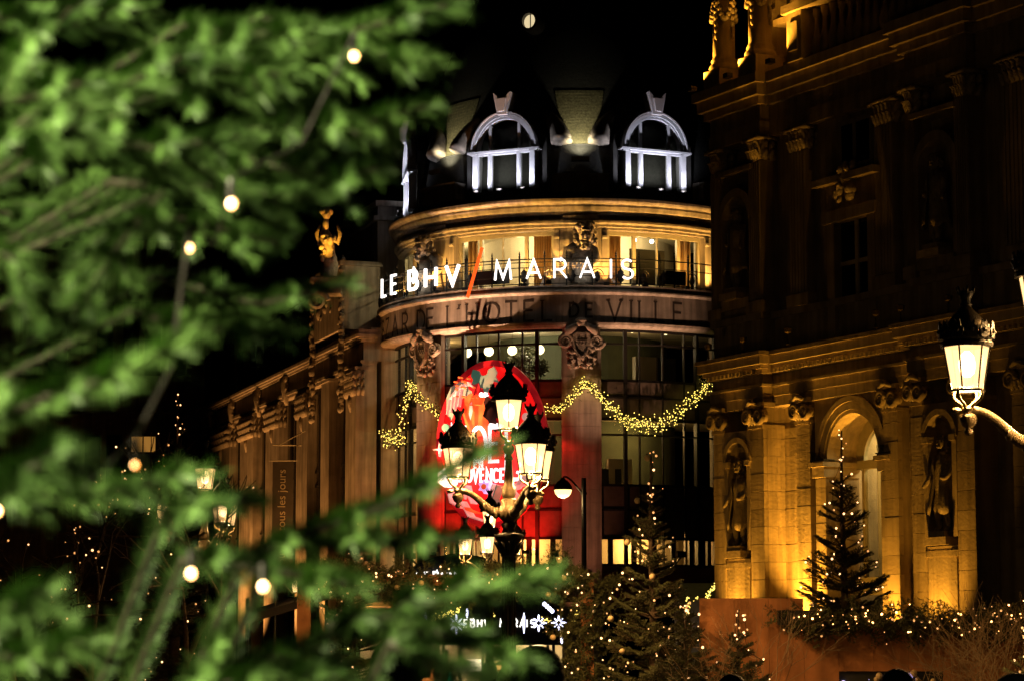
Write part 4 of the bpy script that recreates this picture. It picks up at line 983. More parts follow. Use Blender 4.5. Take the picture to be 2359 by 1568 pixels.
# lit storey above: columns on bases, balustrade
hb(MB().box(sa-.6, sG, .9, 6, ztp, ztp+.5, HM), 'upper_stylobate', STONE2); hb(MB().box(sa+.3, sG, 1.9, 6, ztp+.5, ztp+9, HM), 'attic_wall', STONE2)
def column(u, v, n, rad):
    s, zz = HV.hit(u, v, n); Mc = HM @ Matrix.Translation((s, -n, ztp))
    o = hb(MB().box(-rad*1.35, rad*1.35, -rad*1.35, rad*1.35, 0, .55, Mc), 'column', STONE2)
    hb(MB().lathe([(rad*1.3,.552),(rad*1.38,.62),(rad*1.3,.72),(rad*1.12,.78),(rad*1.2,.86),(rad*1.05,.95),(rad,1.0),(rad,3.1)], 24, M=Mc), 'drum', STONE2C, o, True)
    hb(MB().lathe([(rad*1.12,3.1),(rad*1.16,3.2),(rad*1.12,3.3),(rad*1.05,3.32),(rad*1.1,3.42),(rad*1.02,3.48)], 24, M=Mc), 'collar', STONE2C, o, True)
    hb(MB().lathe([(rad*.95,3.48),(rad*.93,9)], 32, M=Mc, flute=.07), 'fluted_shaft', STONE2, o)
    c = MB()
    for k in range(4):
        a0 = k*pi/2+.3
        for i in range(11):
            f = i/10; aa = a0+f*pi/2; c.ell((rad*1.08*cos(aa), rad*1.08*sin(aa), 2.9-.75*sin(pi*f)), (.09,.09,.1), Mc, 6, 4)
        for i in range(7): c.ell((rad*1.06*cos(a0), rad*1.06*sin(a0), 2.8-.2*i), (.1-.008*i,.1-.008*i,.11), Mc, 6, 4)
    hb(c, 'swag', CARVED, o, True)
    return s
s1_ = column(1668, 150, -.1, .34); s2_ = column(1752, 130, -.1, .36)
sp, _ = HV.hit(1846, 130, -.1)
bl = hb(MB().box(sp-.38, sp+.38, -.15, .6, ztp, ztp+1.45, HM).box(sp-.5, sG, -.28, .72, ztp+1.452, ztp+1.7, HM).box(sp-.22, sp+.22, -.2, -.14, ztp+.3, ztp+1.15, HM), 'balustrade', STONE2C)
for i in range(22):
    hb(MB().lathe([(.1,0),(.16,.15),(.18,.4),(.08,.8),(.07,1.1),(.12,1.25),(.14,1.44)], 10, M=HM @ Matrix.Translation((sp+.7+i*.42,.2,ztp))), 'baluster', STONE2B, bl, True)
hb(MB().box(s1_+.75, s1_+.95, 1.2, 1.9, ztp+.5, ztp+9, HM).box(s1_+.9, s2_-.3, 1.3, 1.9, ztp+1.9, ztp+2.1, HM), 'window_surround', STONE2)
hb(MB().box(s1_+.95, s2_-.6, 1.8, 1.898, ztp+2.1, ztp+6, HM), 'dark_opening', bpy.data.materials['night_pane'])
hb(MB().box(s2_+.55, s2_+1.9, .8, 1.9, ztp+.5, ztp+9, HM), 'attic_pier', STONE2)
for s_, n_, pw in ((s1_-.75,.6,300),(s2_-.75,.6,300),(sp-.75,.5,130)):
    P = HM @ Vector((s_, -n_, ztp+.22)); lamp('floodlight_beam', P, pw*.9, SODIUM, HALL, 'SPOT', HM @ Vector((s_+.75, .1, ztp+2.4)), 95, .9, .04)
    hb(MB().box(s_-.12, s_+.12, -n_-.1, -n_+.1, ztp+.02, ztp+.16, HM), 'floodlight', IRON)
# ground floodlights on the lower storey
for s_, n_, z_, pw, ax, pl in ((mid1+.1,.62,1.7,95,mid1+.1,-.1),(sC1-.3,.12,1.7,430,(sC0+sC1)/2,-.35),((sD0+sD1)/2+.1,.5,1.6,70,(sD0+sD1)/2,-.35),(mid2+.1,1.0,1.5,62,mid2,0),((sr0+sr1)/2,.6,1.4,22,mid,-.6),(sA-.3,2.6,1.4,14,sA-.4,0)):
    az = z_+(n_-pl)*2.1
    lamp('floodlight_beam', HM @ Vector((s_, -n_, z_)), pw*2.9, SODIUM, HALL, 'SPOT', HM @ Vector((ax, -pl, az)), 78, 1.0, .06)
    hb(MB().box(s_-.16, s_+.16, -n_-.12, -n_+.12, z_-.35, z_-.1, HM).box(s_-.03,s_+.03,-n_-.03,-n_+.03,0,z_-.35,HM), 'floodlight', IRON)

# ---- statues in the niches
def skin(name, joints, edges, parent, m, root=0, sub=2):
    me = bpy.data.meshes.new(name); me.from_pydata([j[0] for j in joints], edges, []); me.materials.append(m)
    o = bpy.data.objects.new(name, me); COL.objects.link(o); o.parent = parent
    md = o.modifiers.new('skin', 'SKIN'); md.use_smooth_shade = True
    sv = me.skin_vertices[0].data if me.skin_vertices else None
    if sv is None:
        bpy.context.view_layer.objects.active = o; bpy.ops.mesh.customdata_skin_add(); sv = me.skin_vertices[0].data
    for i, j in enumerate(joints):
        r = j[1]; sv[i].radius = (r, r) if not isinstance(r, tuple) else r
        sv[i].use_root = (i == root)
    ss = o.modifiers.new('sub', 'SUBSURF'); ss.levels = sub; ss.render_levels = sub
    return o
def niche_statue(lab, M, H, armside, seed, group=None):
    S = thing('statue', lab, 'statue', M.translation, group=group); S.matrix_basis = M; k = H/2.2; a = armside
    def q(x, y, z): return (x*k, y*k, z*k)
    J = [(q(0,0,1.12),(.2*k,.16*k)), (q(0,0,1.35),(.19*k,.15*k)), (q(.0,-.01,1.6),(.24*k,.17*k)), (q(.0,0,1.76),(.15*k,.12*k)), (q(.01,-.02,1.86),.075*k),
         (q(.24,0,1.66),.1*k),(q(.33,.0,1.38),.08*k),(q(.24,-.16,1.2),.065*k),(q(.16,-.24,1.24),.05*k),
         (q(-.24,0,1.66),.1*k),(q(-.36,-.02,1.4),.08*k),(q(-.42*1.0,-.14,1.16),.06*k),(q(-.5,-.22,1.02),.045*k),
         (q(.12,0,.98),.13*k),(q(.13,-.05,.55),.1*k),(q(.15,.02,.12),.07*k),(q(.17,-.12,.05),.055*k),
         (q(-.1,0,.98),.13*k),(q(-.13,-.1,.55),.1*k),(q(-.1,-.04,.12),.07*k),(q(-.12,-.18,.05),.055*k)]
    E = [(0,1),(1,2),(2,3),(3,4),(2,5),(5,6),(6,7),(7,8),(2,9),(9,10),(10,11),(11,12),(0,13),(13,14),(14,15),(15,16),(0,17),(17,18),(18,19),(19,20)]
    if a > 0: J = [((-p[0], p[1], p[2]), r) for p, r in J]
    skin('body', J, E, S, STATUE)
    h = MB(); h.ell(q(.01,-.04,2.02), (.1*k,.125*k,.145*k), nu=14, nv=10); h.ell(q(.01,-.17,2.0), (.025*k,.035*k,.04*k)); h.ell(q(.01,-.14,1.93), (.06*k,.05*k,.04*k)); h.ell(q(.01,-.13,2.07),(.075*k,.03*k,.02*k))
    for sx in (-1,1): h.ell(q(.01+sx*.1,-.02,2.0), (.02*k,.035*k,.045*k))
    h.build('head', STATUE, S, True)
    h = MB(); ornate(h, q(.01,0,2.1), q(.09,.1,.07), 22, .05*k, Matrix.Identity(4), seed); ornate(h, q(.01,.06,1.98), q(.1,.05,.1), 14, .045*k, Matrix.Identity(4), seed+1); h.build('hair', STATUE, S, True)
    # long coat with folds, open at the front
    c = MB(); n = 26; vs = []; rows_ = ((1.74,.25,.16),(1.5,.3,.2),(1.25,.24,.19),(1.1,.28,.22),(.85,.33,.26),(.6,.36,.29),(.45,.38,.3))
    for j, (z, rx, ry) in enumerate(rows_):
        for i in range(n+1):
            t = -pi/2+.38+(2*pi-.76)*i/n; f = 1+.09*j/6*sin(i*2.1+seed)
            vs.append(q(rx*cos(t)*f, ry*sin(t)*f, z-(.06*sin(i*.9) if j == 6 else 0)))
    c.add(vs, [(j*(n+1)+i, j*(n+1)+i+1, (j+1)*(n+1)+i+1, (j+1)*(n+1)+i) for j in range(len(rows_)-1) for i in range(n)])
    o = c.build('coat', STATUE, S, True); sd = o.modifiers.new('t', 'SOLIDIFY'); sd.thickness = .03*k
    b_ = MB(); b_.box(-.42*k,.42*k,-.3*k,.3*k,-.28*k,-.1*k); b_.box(-.3*k,.3*k,-.24*k,.24*k,-.098*k,.03*k); b_.build('base', STONE2C, S)
    return S
def nm_(s, y, z): return HM @ Matrix.Translation((s, y, z))
niche_statue('stone man in a long coat in the floodlit niche at the building corner', nm_(mid1,.1,zp1+.36), 2.6, -1, 3)
niche_statue('stone man in a long coat in the lower niche behind the lantern arm', nm_(mid2,.1,zp2+.36), 2.6, -1, 8)
for (a, b_), uu, vb, lab in ((niches[0],1697,690,'dark stone statue in the unlit upper niche at the building corner'),(niches[1],2162,590,'dark stone statue in the unlit upper niche beside the cross window')):
    niche_statue(lab, nm_((a+b_)/2,.05,HV.hit(uu, vb, 0)[1]+.3), 2.5, 1, uu)
# ================================================================== glowing seasonal oval sign
c_, z_ = cyl(1131, 1015, 10.9)
OV = thing('oval_sign', 'large red oval festive sign with white words NOEL EN PROVENCE, holly leaves and stars', 'sign', RF(-25.5,10.85,0).translation)
OM = RF(-25.5, 10.85, 0); OMi = OM.inverted()
def op(u, v, dn=0.0):
    """point of the sign plane on the sight line through (u,v) -> local x,z"""
    o = OM.translation; n = Vector((OM[0][1], OM[1][1], 0)); r = ray(u, v); t = (o-Vector((0,0,0))).dot(n)/r.dot(n)
    q = OMi @ (r*t); return q.x, q.z+EYE
oc_x, oc_z = op(1132, 1022); ex = op(1255,1022)[0]-oc_x; ez = op(1132,836)[1]-oc_z
def emixed(name, c1, c2, sc, st):
    m = bpy.data.materials.new(name); m.use_nodes = True; t = m.node_tree; b = t.nodes['Principled BSDF']
    nz = t.nodes.new('ShaderNodeTexNoise'); nz.inputs['Scale'].default_value = sc; tc = t.nodes.new('ShaderNodeTexCoord'); t.links.new(tc.outputs['Object'], nz.inputs['Vector'])
    cr = t.nodes.new('ShaderNodeValToRGB'); cr.color_ramp.elements[0].position = .35; cr.color_ramp.elements[1].position = .65
    cr.color_ramp.elements[0].color = (*c1,1); cr.color_ramp.elements[1].color = (*c2,1); t.links.new(nz.outputs['Fac'], cr.inputs[0])
    t.links.new(cr.outputs[0], b.inputs['Base Color']); t.links.new(cr.outputs[0], b.inputs['Emission Color']); b.inputs['Emission Strength'].default_value = st; b.inputs['Roughness'].default_value = .4
    return m
OR_ = emixed('backlit_red', (.85,.006,.006), (1,.012,.01), .5, 1.0)
ORD = emixed('backlit_dark_red', (.3,.005,.008), (.5,.012,.015), 1.5, .5)
OWH = emis('backlit_white', (1,.86,.8), 2.2); OGR = emixed('backlit_sage', (.12,.3,.2), (.42,.4,.28), .8, .26); OPK = emixed('backlit_cream', (.9,.3,.25), (.95,.6,.5), 1.2, .6)
OOR = emixed('backlit_orange', (1,.05,.01), (1,.2,.04), 1.2, .8); OVI = emis('backlit_violet', (.75,.4,.85), 1.0); ODG = mat('sign_dark_leaf', (.06,.02,.015), .5)
def ob(mb, nm, m):
    o = mb.build(nm, m, None); o.parent = OV; return setw(o, OM)
ov = arcpts(oc_x, oc_z, ex, ez, 0, 354, 60)
ob(MB().prism(list(reversed(ov)), 0, .14), 'backing', OR_)
ob(MB().ribbon(ov, .3, -.02, .16, closed=True), 'rim', ORD)
def leafshape(x, z, L, wd, ang, teeth=3):
    pts = []; a = radians(ang)
    for sgn in (1,-1):
        rng = range(0, teeth*2+1) if sgn == 1 else range(teeth*2-1, 0, -1)
        for i in rng:
            f = i/(teeth*2); h = wd*sin(pi*min(max(f,.03),.97))*(1 if i % 2 else .55)*sgn
            if i == 0 or i == teeth*2: h = 0
            pts.append((x+L*f*cos(a)-h*sin(a), z+L*f*sin(a)+h*cos(a)))
    return pts
yk = [-.03]
def flat(poly, nm, m, dep=.03):
    yk[0] -= .012; ob(MB().prism(poly, yk[0]-dep, -.001), nm, m)
def px_poly(l): return [op(u, v) for u, v in l]
# big berry shape, pale foliage, holly
flat(px_poly([(1040,892),(1062,878),(1086,888),(1092,905),(1068,915),(1052,940),(1040,968),(1030,950),(1030,915)]), 'pale_leaf', OGR)
flat(px_poly([(1072,915),(1090,905),(1112,912),(1128,930),(1138,965),(1128,1000),(1100,1005),(1078,990),(1068,955)]), 'berry', OOR)
flat(px_poly([(1084,930),(1089,925),(1091,945),(1086,968),(1082,955)]), 'berry_highlight', OPK)
x, z = op(1118, 905); flat(leafshape(x, z, 1.35, .5, 118), 'holly_leaf', OGR); flat(leafshape(x+.1, z, 1.35, .5, 72), 'holly_leaf', OGR); flat(leafshape(x, z, 1.0, .35, 155), 'holly_leaf', ORD); flat(leafshape(x+.2, z-.1, 1.2, .4, 30), 'holly_leaf', ORD)
flat(leafshape(x+.1, z-.1, 1.9, .42, -75), 'fir_sprig', ODG); flat(leafshape(x+.4, z-.3, 1.6, .35, -60), 'fir_sprig', ODG)
for du in (-4, 5):
    x, z = op(1116+du, 909); flat(arcpts(x, z, .12, .12, 350, 0, 10), 'holly_berry', OWH)
for u, v, r in ((1030,985,.2),(1215,960,.2)):
    x, z = op(u, v); flat(arcpts(x, z, r, r, 350, 0, 14), 'snow_dot', OPK if v < 970 else OGR)
def star(x, z, R, r, n=4):
    return [(x+(R if i % 2 == 0 else r)*sin(pi*i/n), z+(R if i % 2 == 0 else r)*cos(pi*i/n)) for i in range(2*n)]
for u, v, R, m_ in ((1097,933,.36,OOR),(1016,1035,.36,OPK),(1186,935,.25,OPK),(1240,1050,.25,OPK),(1075,1140,.2,OPK)):
    x, z = op(u, v); flat(star(x, z, R, R*.16), 'star', m_)
for i in range(4):
    swirl_pts = [(1034+i*9, 955-i*6), (1040+i*9, 920-i*8), (1062+i*7, 890-i*3), (1088+i*3, 885+i*3)]
    yk[0] -= .012; mbq = MB(); mbq.ribbon([op(u, v) for u, v in swirl_pts], .05, yk[0]-.03, -.002); ob(mbq, 'pale_arc', OPK)
for i in range(14):
    u, v = 1046+random.Random(i).uniform(0,60), 868+random.Random(i+50).uniform(0,50); x, z = op(u, v); flat(arcpts(x, z, .05, .05, 350, 0, 6), 'gold_dot', OOR)
# words
def sw(ch, u, v, hpx, wd, st, m=OWH, thin=None):
    x, z = op(u, v); h = hpx*125/FPX; mb = letter(ch, h, wd, .05, st, wd*.6)
    o = mb.build('letter', m, None); o.parent = OV; yk[0] -= .012; setw(o, OM @ Matrix.Translation((x, yk[0]-.05, z)))
sw('N', 1066, 1063, 80, .17, .6); sw('O', 1113, 1063, 78, .19, .6); sw('E', 1150, 1063, 78, .17, .6); sw('L', 1190, 1105, 110, .15, .5)
for e in (-1,1):
    x, z = op(1149+e*8, 980); flat(arcpts(x, z, .09, .09, 350, 0, 10), 'diaeresis_dot', OWH)
for i, ch in enumerate('EN'): sw(ch, 1107+i*13, 1078, 15, .07, .8)
for i, ch in enumerate('PROVENCE'): sw(ch, 1062+i*15.6, 1110, 29, .1, .62)
def swirl(pts, wd, m, nm):
    yk[0] -= .012; mb = MB(); mb.ribbon([op(u, v) for u, v in pts], wd, yk[0]-.03, -.002); ob(mb, nm, m)
swirl([(1052,1088),(1040,1084),(1028,1092),(1026,1108),(1038,1117),(1050,1112),(1054,1103)], .2, OWH, 'swash')
swirl([(1194,1104),(1210,1104),(1212,1092),(1204,1088)], .12, OWH, 'swash')
for pts, m_ in (([(1085,1118),(1090,1140),(1100,1160)], OPK), ([(1150,1116),(1140,1140),(1135,1165),(1142,1180)], OPK), ([(1060,1125),(1048,1140),(1052,1158),(1075,1170)], OPK),
                ([(1072,1160),(1090,1175),(1110,1182)], OOR), ([(1180,1120),(1196,1140),(1190,1165)], OPK), ([(1160,1118),(1150,1150),(1160,1178)], OGR), ([(1075,1155),(1095,1190),(1125,1200)], OPK)):
    swirl(pts, .06, m_, 'flourish')
x, z = op(1131, 1122); flat(star(x, z, .34, .2, 6), 'flower', OVI); flat(arcpts(x, z, .14, .14, 350, 0, 12), 'flower_heart', OOR)
for u, v, a in ((1175,1130,20),(1205,1120,40)):
    x, z = op(u, v); flat(leafshape(x, z, .8, .18, a, 2), 'leaf', OPK)
for sx in (-1,1):
    a = RF(-25.5,10.8,0) @ Vector((oc_x+sx*ex*.5,0,oc_z+ez*.8)); b = RF(-25.5,9.7,0) @ Vector((oc_x+sx*ex*.5,0,oc_z+ez*.9)); o = MB().tube([a,b], .04, 6).build('bracket', IRON, None); o.parent = OV; setw(o, Matrix.Identity(4))
# red floodlights below and behind the sign
for th, R, v, pw, ath, av in ((-40,11.2,1262,110,-36,1150),(-14,11.2,1262,80,-18,1150),(-26,10.9,1262,90,-26,1190),(-41,10.5,1000,12,-46,1080),(-8,10.7,1010,9,-2,1120)):
    p = RF(th, R, zc(v, R)).translation; lamp('red_light_beam', p, pw*2.2, (1,.02,.01), OV, 'SPOT', RF(ath, 9.6, zc(av,9.6)).translation, 120, .9, .1)
    o = MB().box(-.16,.16,-.1,.12,-.25,-.08,RF(th,R,zc(v,R))).build('floodlight', IRON, None); o.parent = OV; setw(o, Matrix.Identity(4))
# projectors washing the frieze from the awning roof; last one is added fill
for th, R, v, pw, ath in ((-38,13.5,1262,4800,-30),(-58,12.5,1262,600,-54),(-6,13.2,1262,700,12),(20,13.5,1262,900,20)):
    p = RF(th, R, zc(v, R)).translation; lamp('floodlight_beam', p, pw, (1,.54,.32), STORE, 'SPOT', RF(ath, 10.4, zc(715,10.4)).translation, 34, .9, .08)
    sb(MB().box(-.2,.2,-.15,.15,-.4,-.1,RF(th,R,zc(v,R))).tube([(0,0,-.4),(0,1.0,-.9)], .05, 6, RF(th,R,zc(v,R))), 'projector', IRON)

# ================================================================== light garlands
def garland(pts, lab, seed, nb):
    G = thing('garland', lab, 'garland', pts[0], group='light garlands swagged across the rotunda'); rd = random.Random(seed)
    f = MB(); bl = MB(); m = len(pts)
    for i in range(nb*2):
        t = rd.random()*(m-1); k = int(t); p = Vector(pts[k]).lerp(Vector(pts[min(k+1,m-1)]), t-k)
        fat = .11+.12*max(0, 1-abs(t/(m-1)-.5)*2.6)
        q = p+Vector((rd.gauss(0,fat), rd.gauss(0,fat*.7), rd.gauss(0,fat)))
        if i % 2: bl.ell(q, .026, nu=6, nv=4)
        for j in range(3):
            a = Vector((rd.gauss(0,1),rd.gauss(0,1),rd.gauss(0,1))).normalized()*.12; b_ = a.orthogonal().normalized()*.012; f.add([q-b_, q+b_, q+a+b_, q+a-b_], [(0,1,2,3)])
    wbuild(MB().tube(pts, .03, 6), 'wire', IRON, G); wbuild(f, 'foliage', NEEDLED, G, kind='stuff'); wbuild(bl, 'bulbs', GARB, G, kind='stuff')
def swag_px(l, R, n=30):
    P = []
    for i in range(n+1):
        t = i/n*(len(l)-1); k = min(int(t), len(l)-2); f = t-k
        g0, g1, g2, g3 = l[max(k-1,0)], l[k], l[k+1], l[min(k+2,len(l)-1)]
        cr = lambda a: .5*((2*g1[a])+(-g0[a]+g2[a])*f+(2*g0[a]-5*g1[a]+4*g2[a]-g3[a])*f*f+(-g0[a]+3*g1[a]-3*g2[a]+g3[a])*f**3)
        th, z = cyl(cr(0), cr(1), R); P.append(RF(th, R, z).translation)
    return P
garland(swag_px([(862,905),(873,965),(890,1005),(905,1015),(920,1000),(935,930),(946,882)], 10.3), 'yellow light garland hanging in a deep narrow loop at the far side pier', 1, 300)
garland(swag_px([(948,882),(965,915),(1000,943),(1060,985),(1140,1000),(1200,975),(1250,945),(1290,940),(1325,905),(1346,880)], 10.3, 46), 'yellow light garland running behind the red oval sign between two piers', 2, 430)
garland(swag_px([(1350,880),(1385,915),(1430,958),(1480,978),(1530,972),(1585,930),(1632,888),(1668,860)], 10.3, 40), 'yellow light garland swagged from the middle pier towards the town hall', 3, 560)
p3 = swag_px([(1425,968),(1435,972),(1450,970)], 10.4, 4)

# ================================================================== cast iron candelabra
LGL = glassmat('lantern_glass', (.55,.5,.42), emit=((1,.58,.22), 1.7))
MANT = emis('lantern_mantle', (1,.7,.36), 12)
def lantern_meshes():
    P = {}
    P['ring'] = MB().lathe([(.17,.2),(.19,.19),(.2,.215),(.17,.23),(.165,.21),(.17,.2)], 18, caps=False).mesh('lantern', IRON)
    P['band'] = MB().lathe([(.26,.70),(.29,.69),(.3,.73),(.28,.76),(.3,.8),(.27,.81)], 24).mesh('upper_band', IRON)
    gl = MB(); gl.add([(.176*cos(-pi/6),.176*sin(-pi/6),.225),(.176*cos(pi/6),.176*sin(pi/6),.225),(.255*cos(pi/6),.255*sin(pi/6),.695),(.255*cos(-pi/6),.255*sin(-pi/6),.695)], [(0,1,2,3)]); P['pane'] = gl.mesh('pane', LGL)
    P['bar'] = MB().tube([(.18,0,.22),(.26,0,.7)], .011, 5).mesh('glazing_bar', IRON)
    P['roof'] = MB().lathe([(.27,.80),(.262,.86),(.22,.95),(.16,1.04),(.09,1.11),(.06,1.15)], 20).mesh('roof', BRONZE, True)
    pe = MB(); pe.prism([(-.05,.78),(.05,.78),(.075,.88),(.045,.9),(.03,.98),(0,.94),(-.03,.98),(-.045,.9),(-.075,.88)], -.315, -.295); pe.ell((0,-.32,.86),(.03,.02,.03),nu=6,nv=4); P['palmette'] = pe.mesh('palmette', IRON)
    fi = MB(); fi.lathe([(.06,1.15),(.075,1.17),(.05,1.2),(.06,1.24),(.1,1.32),(.09,1.33)], 12)
    for k in range(6):
        a = k*pi/3; fi.tube([(.085*cos(a),.085*sin(a),1.31),(.11*cos(a),.11*sin(a),1.38)], [.02,.008], 5)
    P['finial'] = fi.mesh('finial', IRON, True)
    P['leg'] = MB().tube(bez((.03,0,-.02),(.06,0,.1),(.22,0,.06),(.185,0,.21),8), [.02]*9, 6).mesh('bracket', BRONZE, True)
    P['neck'] = MB().lathe([(.03,-.3),(.05,-.26),(.03,-.22),(.07,-.19),(.1,-.12),(.09,-.07),(.05,-.04),(.07,-.02),(.07,.01),(.03,.03)], 14).mesh('neck', BRONZE, True)
    P['mantle'] = MB().lathe([(.03,.36),(.08,.4),(.1,.5),(.08,.6),(.03,.65)], 12).mesh('mantle', MANT, True)
    P['floor'] = MB().lathe([(.02,.2),(.17,.205)], 16, caps=False).mesh('base_glass', LGL)
    return P
LP = lantern_meshes()
def lantern(parent, x, y, z, rot, power, col=(1,.66,.32)):
    L = link('lantern', LP['ring'], parent, Matrix.Translation((x, y, z)) @ Matrix.Rotation(rot, 4, 'Z'))
    I = Matrix.Identity(4)
    for k in range(6):
        Rk = Matrix.Rotation(k*pi/3, 4, 'Z'); link('pane', LP['pane'], L, Rk); link('glazing_bar', LP['bar'], L, Matrix.Rotation(k*pi/3+pi/6, 4, 'Z'))
    for k in range(12): link('palmette', LP['palmette'], L, Matrix.Rotation(k*pi/6, 4, 'Z'))
    for k in range(4): link('bracket', LP['leg'], L, Matrix.Rotation(k*pi/2+pi/4, 4, 'Z'))
    for n in ('roof','finial','neck','mantle','floor','band'): link(LP[n].name.split('.')[0], LP[n], L, I)
    l = bpy.data.lights.new('lantern_light', 'SPOT'); l.spot_size = radians(166); l.spot_blend = .25; l.energy = power; l.color = col; l.shadow_soft_size = .05
    o = bpy.data.objects.new('lantern_light', l); COL.objects.link(o); o.parent = L; o.location = (0, 0, .29)
    l = bpy.data.lights.new('lantern_glow', 'POINT'); l.energy = 14; l.color = col; l.shadow_soft_size = .05
    o = bpy.data.objects.new('lantern_glow', l); COL.objects.link(o); o.parent = L; o.location = (0, 0, .3)
SHAFT = MB().lathe([(.4,0),(.42,.3),(.34,.4),(.3,.9),(.32,1.0),(.24,1.1),(.2,1.3),(.125,1.4)], 16).mesh('base', IRON)
FLUT = MB().lathe([(.125,1.4),(.115,3.25)], 28, flute=.1).mesh('shaft', IRON)
CAPM = MB().lathe([(.115,3.25),(.14,3.28),(.12,3.34),(.16,3.45),(.24,3.58),(.25,3.63),(.12,3.66),(.1,3.72),(.13,3.8),(.09,3.84)], 20).mesh('capital', IRON, True)
lf = MB()
for k in range(12):
    a = k*pi/6; lf.tube([(.13*cos(a),.13*sin(a),3.32),(.2*cos(a),.2*sin(a),3.46),(.25*cos(a),.25*sin(a),3.5)], [.03,.03,.01], 5)
CLEAF = lf.mesh('leaf_collar', IRON, True)
HUBM = MB().lathe([(.09,3.84),(.17,3.92),(.18,4.02),(.15,4.1),(.12,4.14),(.14,4.2),(.1,4.24)], 18).mesh('hub', BRONZE, True)
STEM = MB().lathe([(.1,4.24),(.12,4.3),(.115,4.42),(.085,4.46),(.055,4.88)], 16, flute=.08).lathe([(.07,4.88),(.075,4.91),(.05,4.95),(.05,4.98)], 14).mesh('stem', BRONZE, True)
am = MB(); am.tube(bez((.14,0,4.02),(.36,0,3.9),(.5,0,4.4),(.86,0,4.36),16), [.085,.09,.085,.08,.075,.07,.065,.065,.06,.058,.056,.054,.052,.05,.05,.05,.05], 12); am.ell((.22,0,3.99),(.06,.1,.1)); am.ell((.4,0,4.1),(.05,.09,.09)); am.ell((.99,0,4.36),(.06,.035,.035)); ARM = am.mesh('arm', BRONZE, True)
def candelabrum(lab, x, y, angs, power, rot0=0.0, col=(1,.6,.24)):
    C_ = thing('candelabrum', lab, 'street lamp', (x, y, 0), group='cast iron candelabra lamps')
    I = Matrix.Identity(4)
    for nm, me in (('base',SHAFT),('shaft',FLUT),('capital',CAPM),('leaf_collar',CLEAF),('hub',HUBM),('stem',STEM)): link(nm, me, C_, I)
    lantern(C_, 0, 0, 5.18, rot0, power, col)
    for a in angs:      # a = 0 points at the viewer, positive to the right
        t = radians(a); dx, dy = sin(t), -cos(t)
        link('arm', ARM, C_, Matrix.Rotation(math.atan2(dy, dx), 4, 'Z')); lantern(C_, .86*dx, .86*dy, 4.38, t+rot0, power, col)
    return C_
def at(u, Y): return W(u, 1400, Y).x
candelabrum('tall four lantern candelabrum in front of the red oval sign', at(1172,43), 43, (-96, 25, 145), 1100)
candelabrum('distant small candelabrum low behind the big one, its lanterns above the black awning', at(1128,77), 77, (-120, -4, 118), 200)
candelabrum('candelabrum half hidden by blurred fir branches in front of the store wing', at(468,59), 59, (35, 150, -85), 160)
candelabrum('candelabrum at the picture edge with one lantern on a curved arm before the town hall', at(2417,28.7), 28.7, (-89, 31, 151), 1700)
NL = thing('floodlight_mast', 'slim mast with floodlight beside the viewpoint that lights the near fir', 'floodlight', (-1.83,.65,0))
wbuild(MB().lathe([(.16,0),(.16,.03),(.03,.05),(.025,3.05)], 12, (-1.83,.65,0)), 'pole', IRON, NL)
wbuild(MB().box(-.12,.12,-.05,.05,-.09,.09, Matrix.Translation((-1.81,.67,3.15)) @ Matrix.Rotation(-.55,4,'Z')), 'head', IRON, NL)
lamp('floodlight_beam', (-1.75,.75,3.15), 440, (1,.92,.58), NL, 'SPOT', (-.4,2.35,1.93), 70, .7, .02)
# small globe street lamp
GL = thing('street_lamp', 'plain street lamp with half shaded globe on a bent arm beside the middle pier', 'street lamp', (at(1346,54), 54, 0))
zt = W(1346,1100,54).z; zg_ = W(1297,1125,54); gx = zg_.x-at(1346,54)
GL_ = emis('globe_lamp_glow', (1,.62,.22), 3.0)
MB().lathe([(.12,0),(.09,.8),(.06,1.0),(.05,zt)], 12).lathe([(.07,zt-.35),(.07,zt-.3)], 10).build('post', IRON, GL)
MB().tube(bez((0,0,zt-.35),(-.15,0,zt-.2),(gx*.75,0,zt+.1),(gx,0,zg_.z+.24),10), .022, 6).build('arm', IRON, GL, True)
n = MB(); n.lathe([(.03,.24),(.05,.2),(.13,.14),(.19,.05),(.2,-.02),(.19,-.02)], 18, (gx,0,zg_.z)); n.build('shade', IRON, GL, True)
n = MB(); n.lathe([(.185,-.021),(.165,-.1),(.11,-.165),(.01,-.195)], 18, (gx,0,zg_.z)); n.build('globe', GL_, GL, True)
lamp('globe_light', (zg_.x, 54, zg_.z-.25), 8, WARM, GL, size=.1)
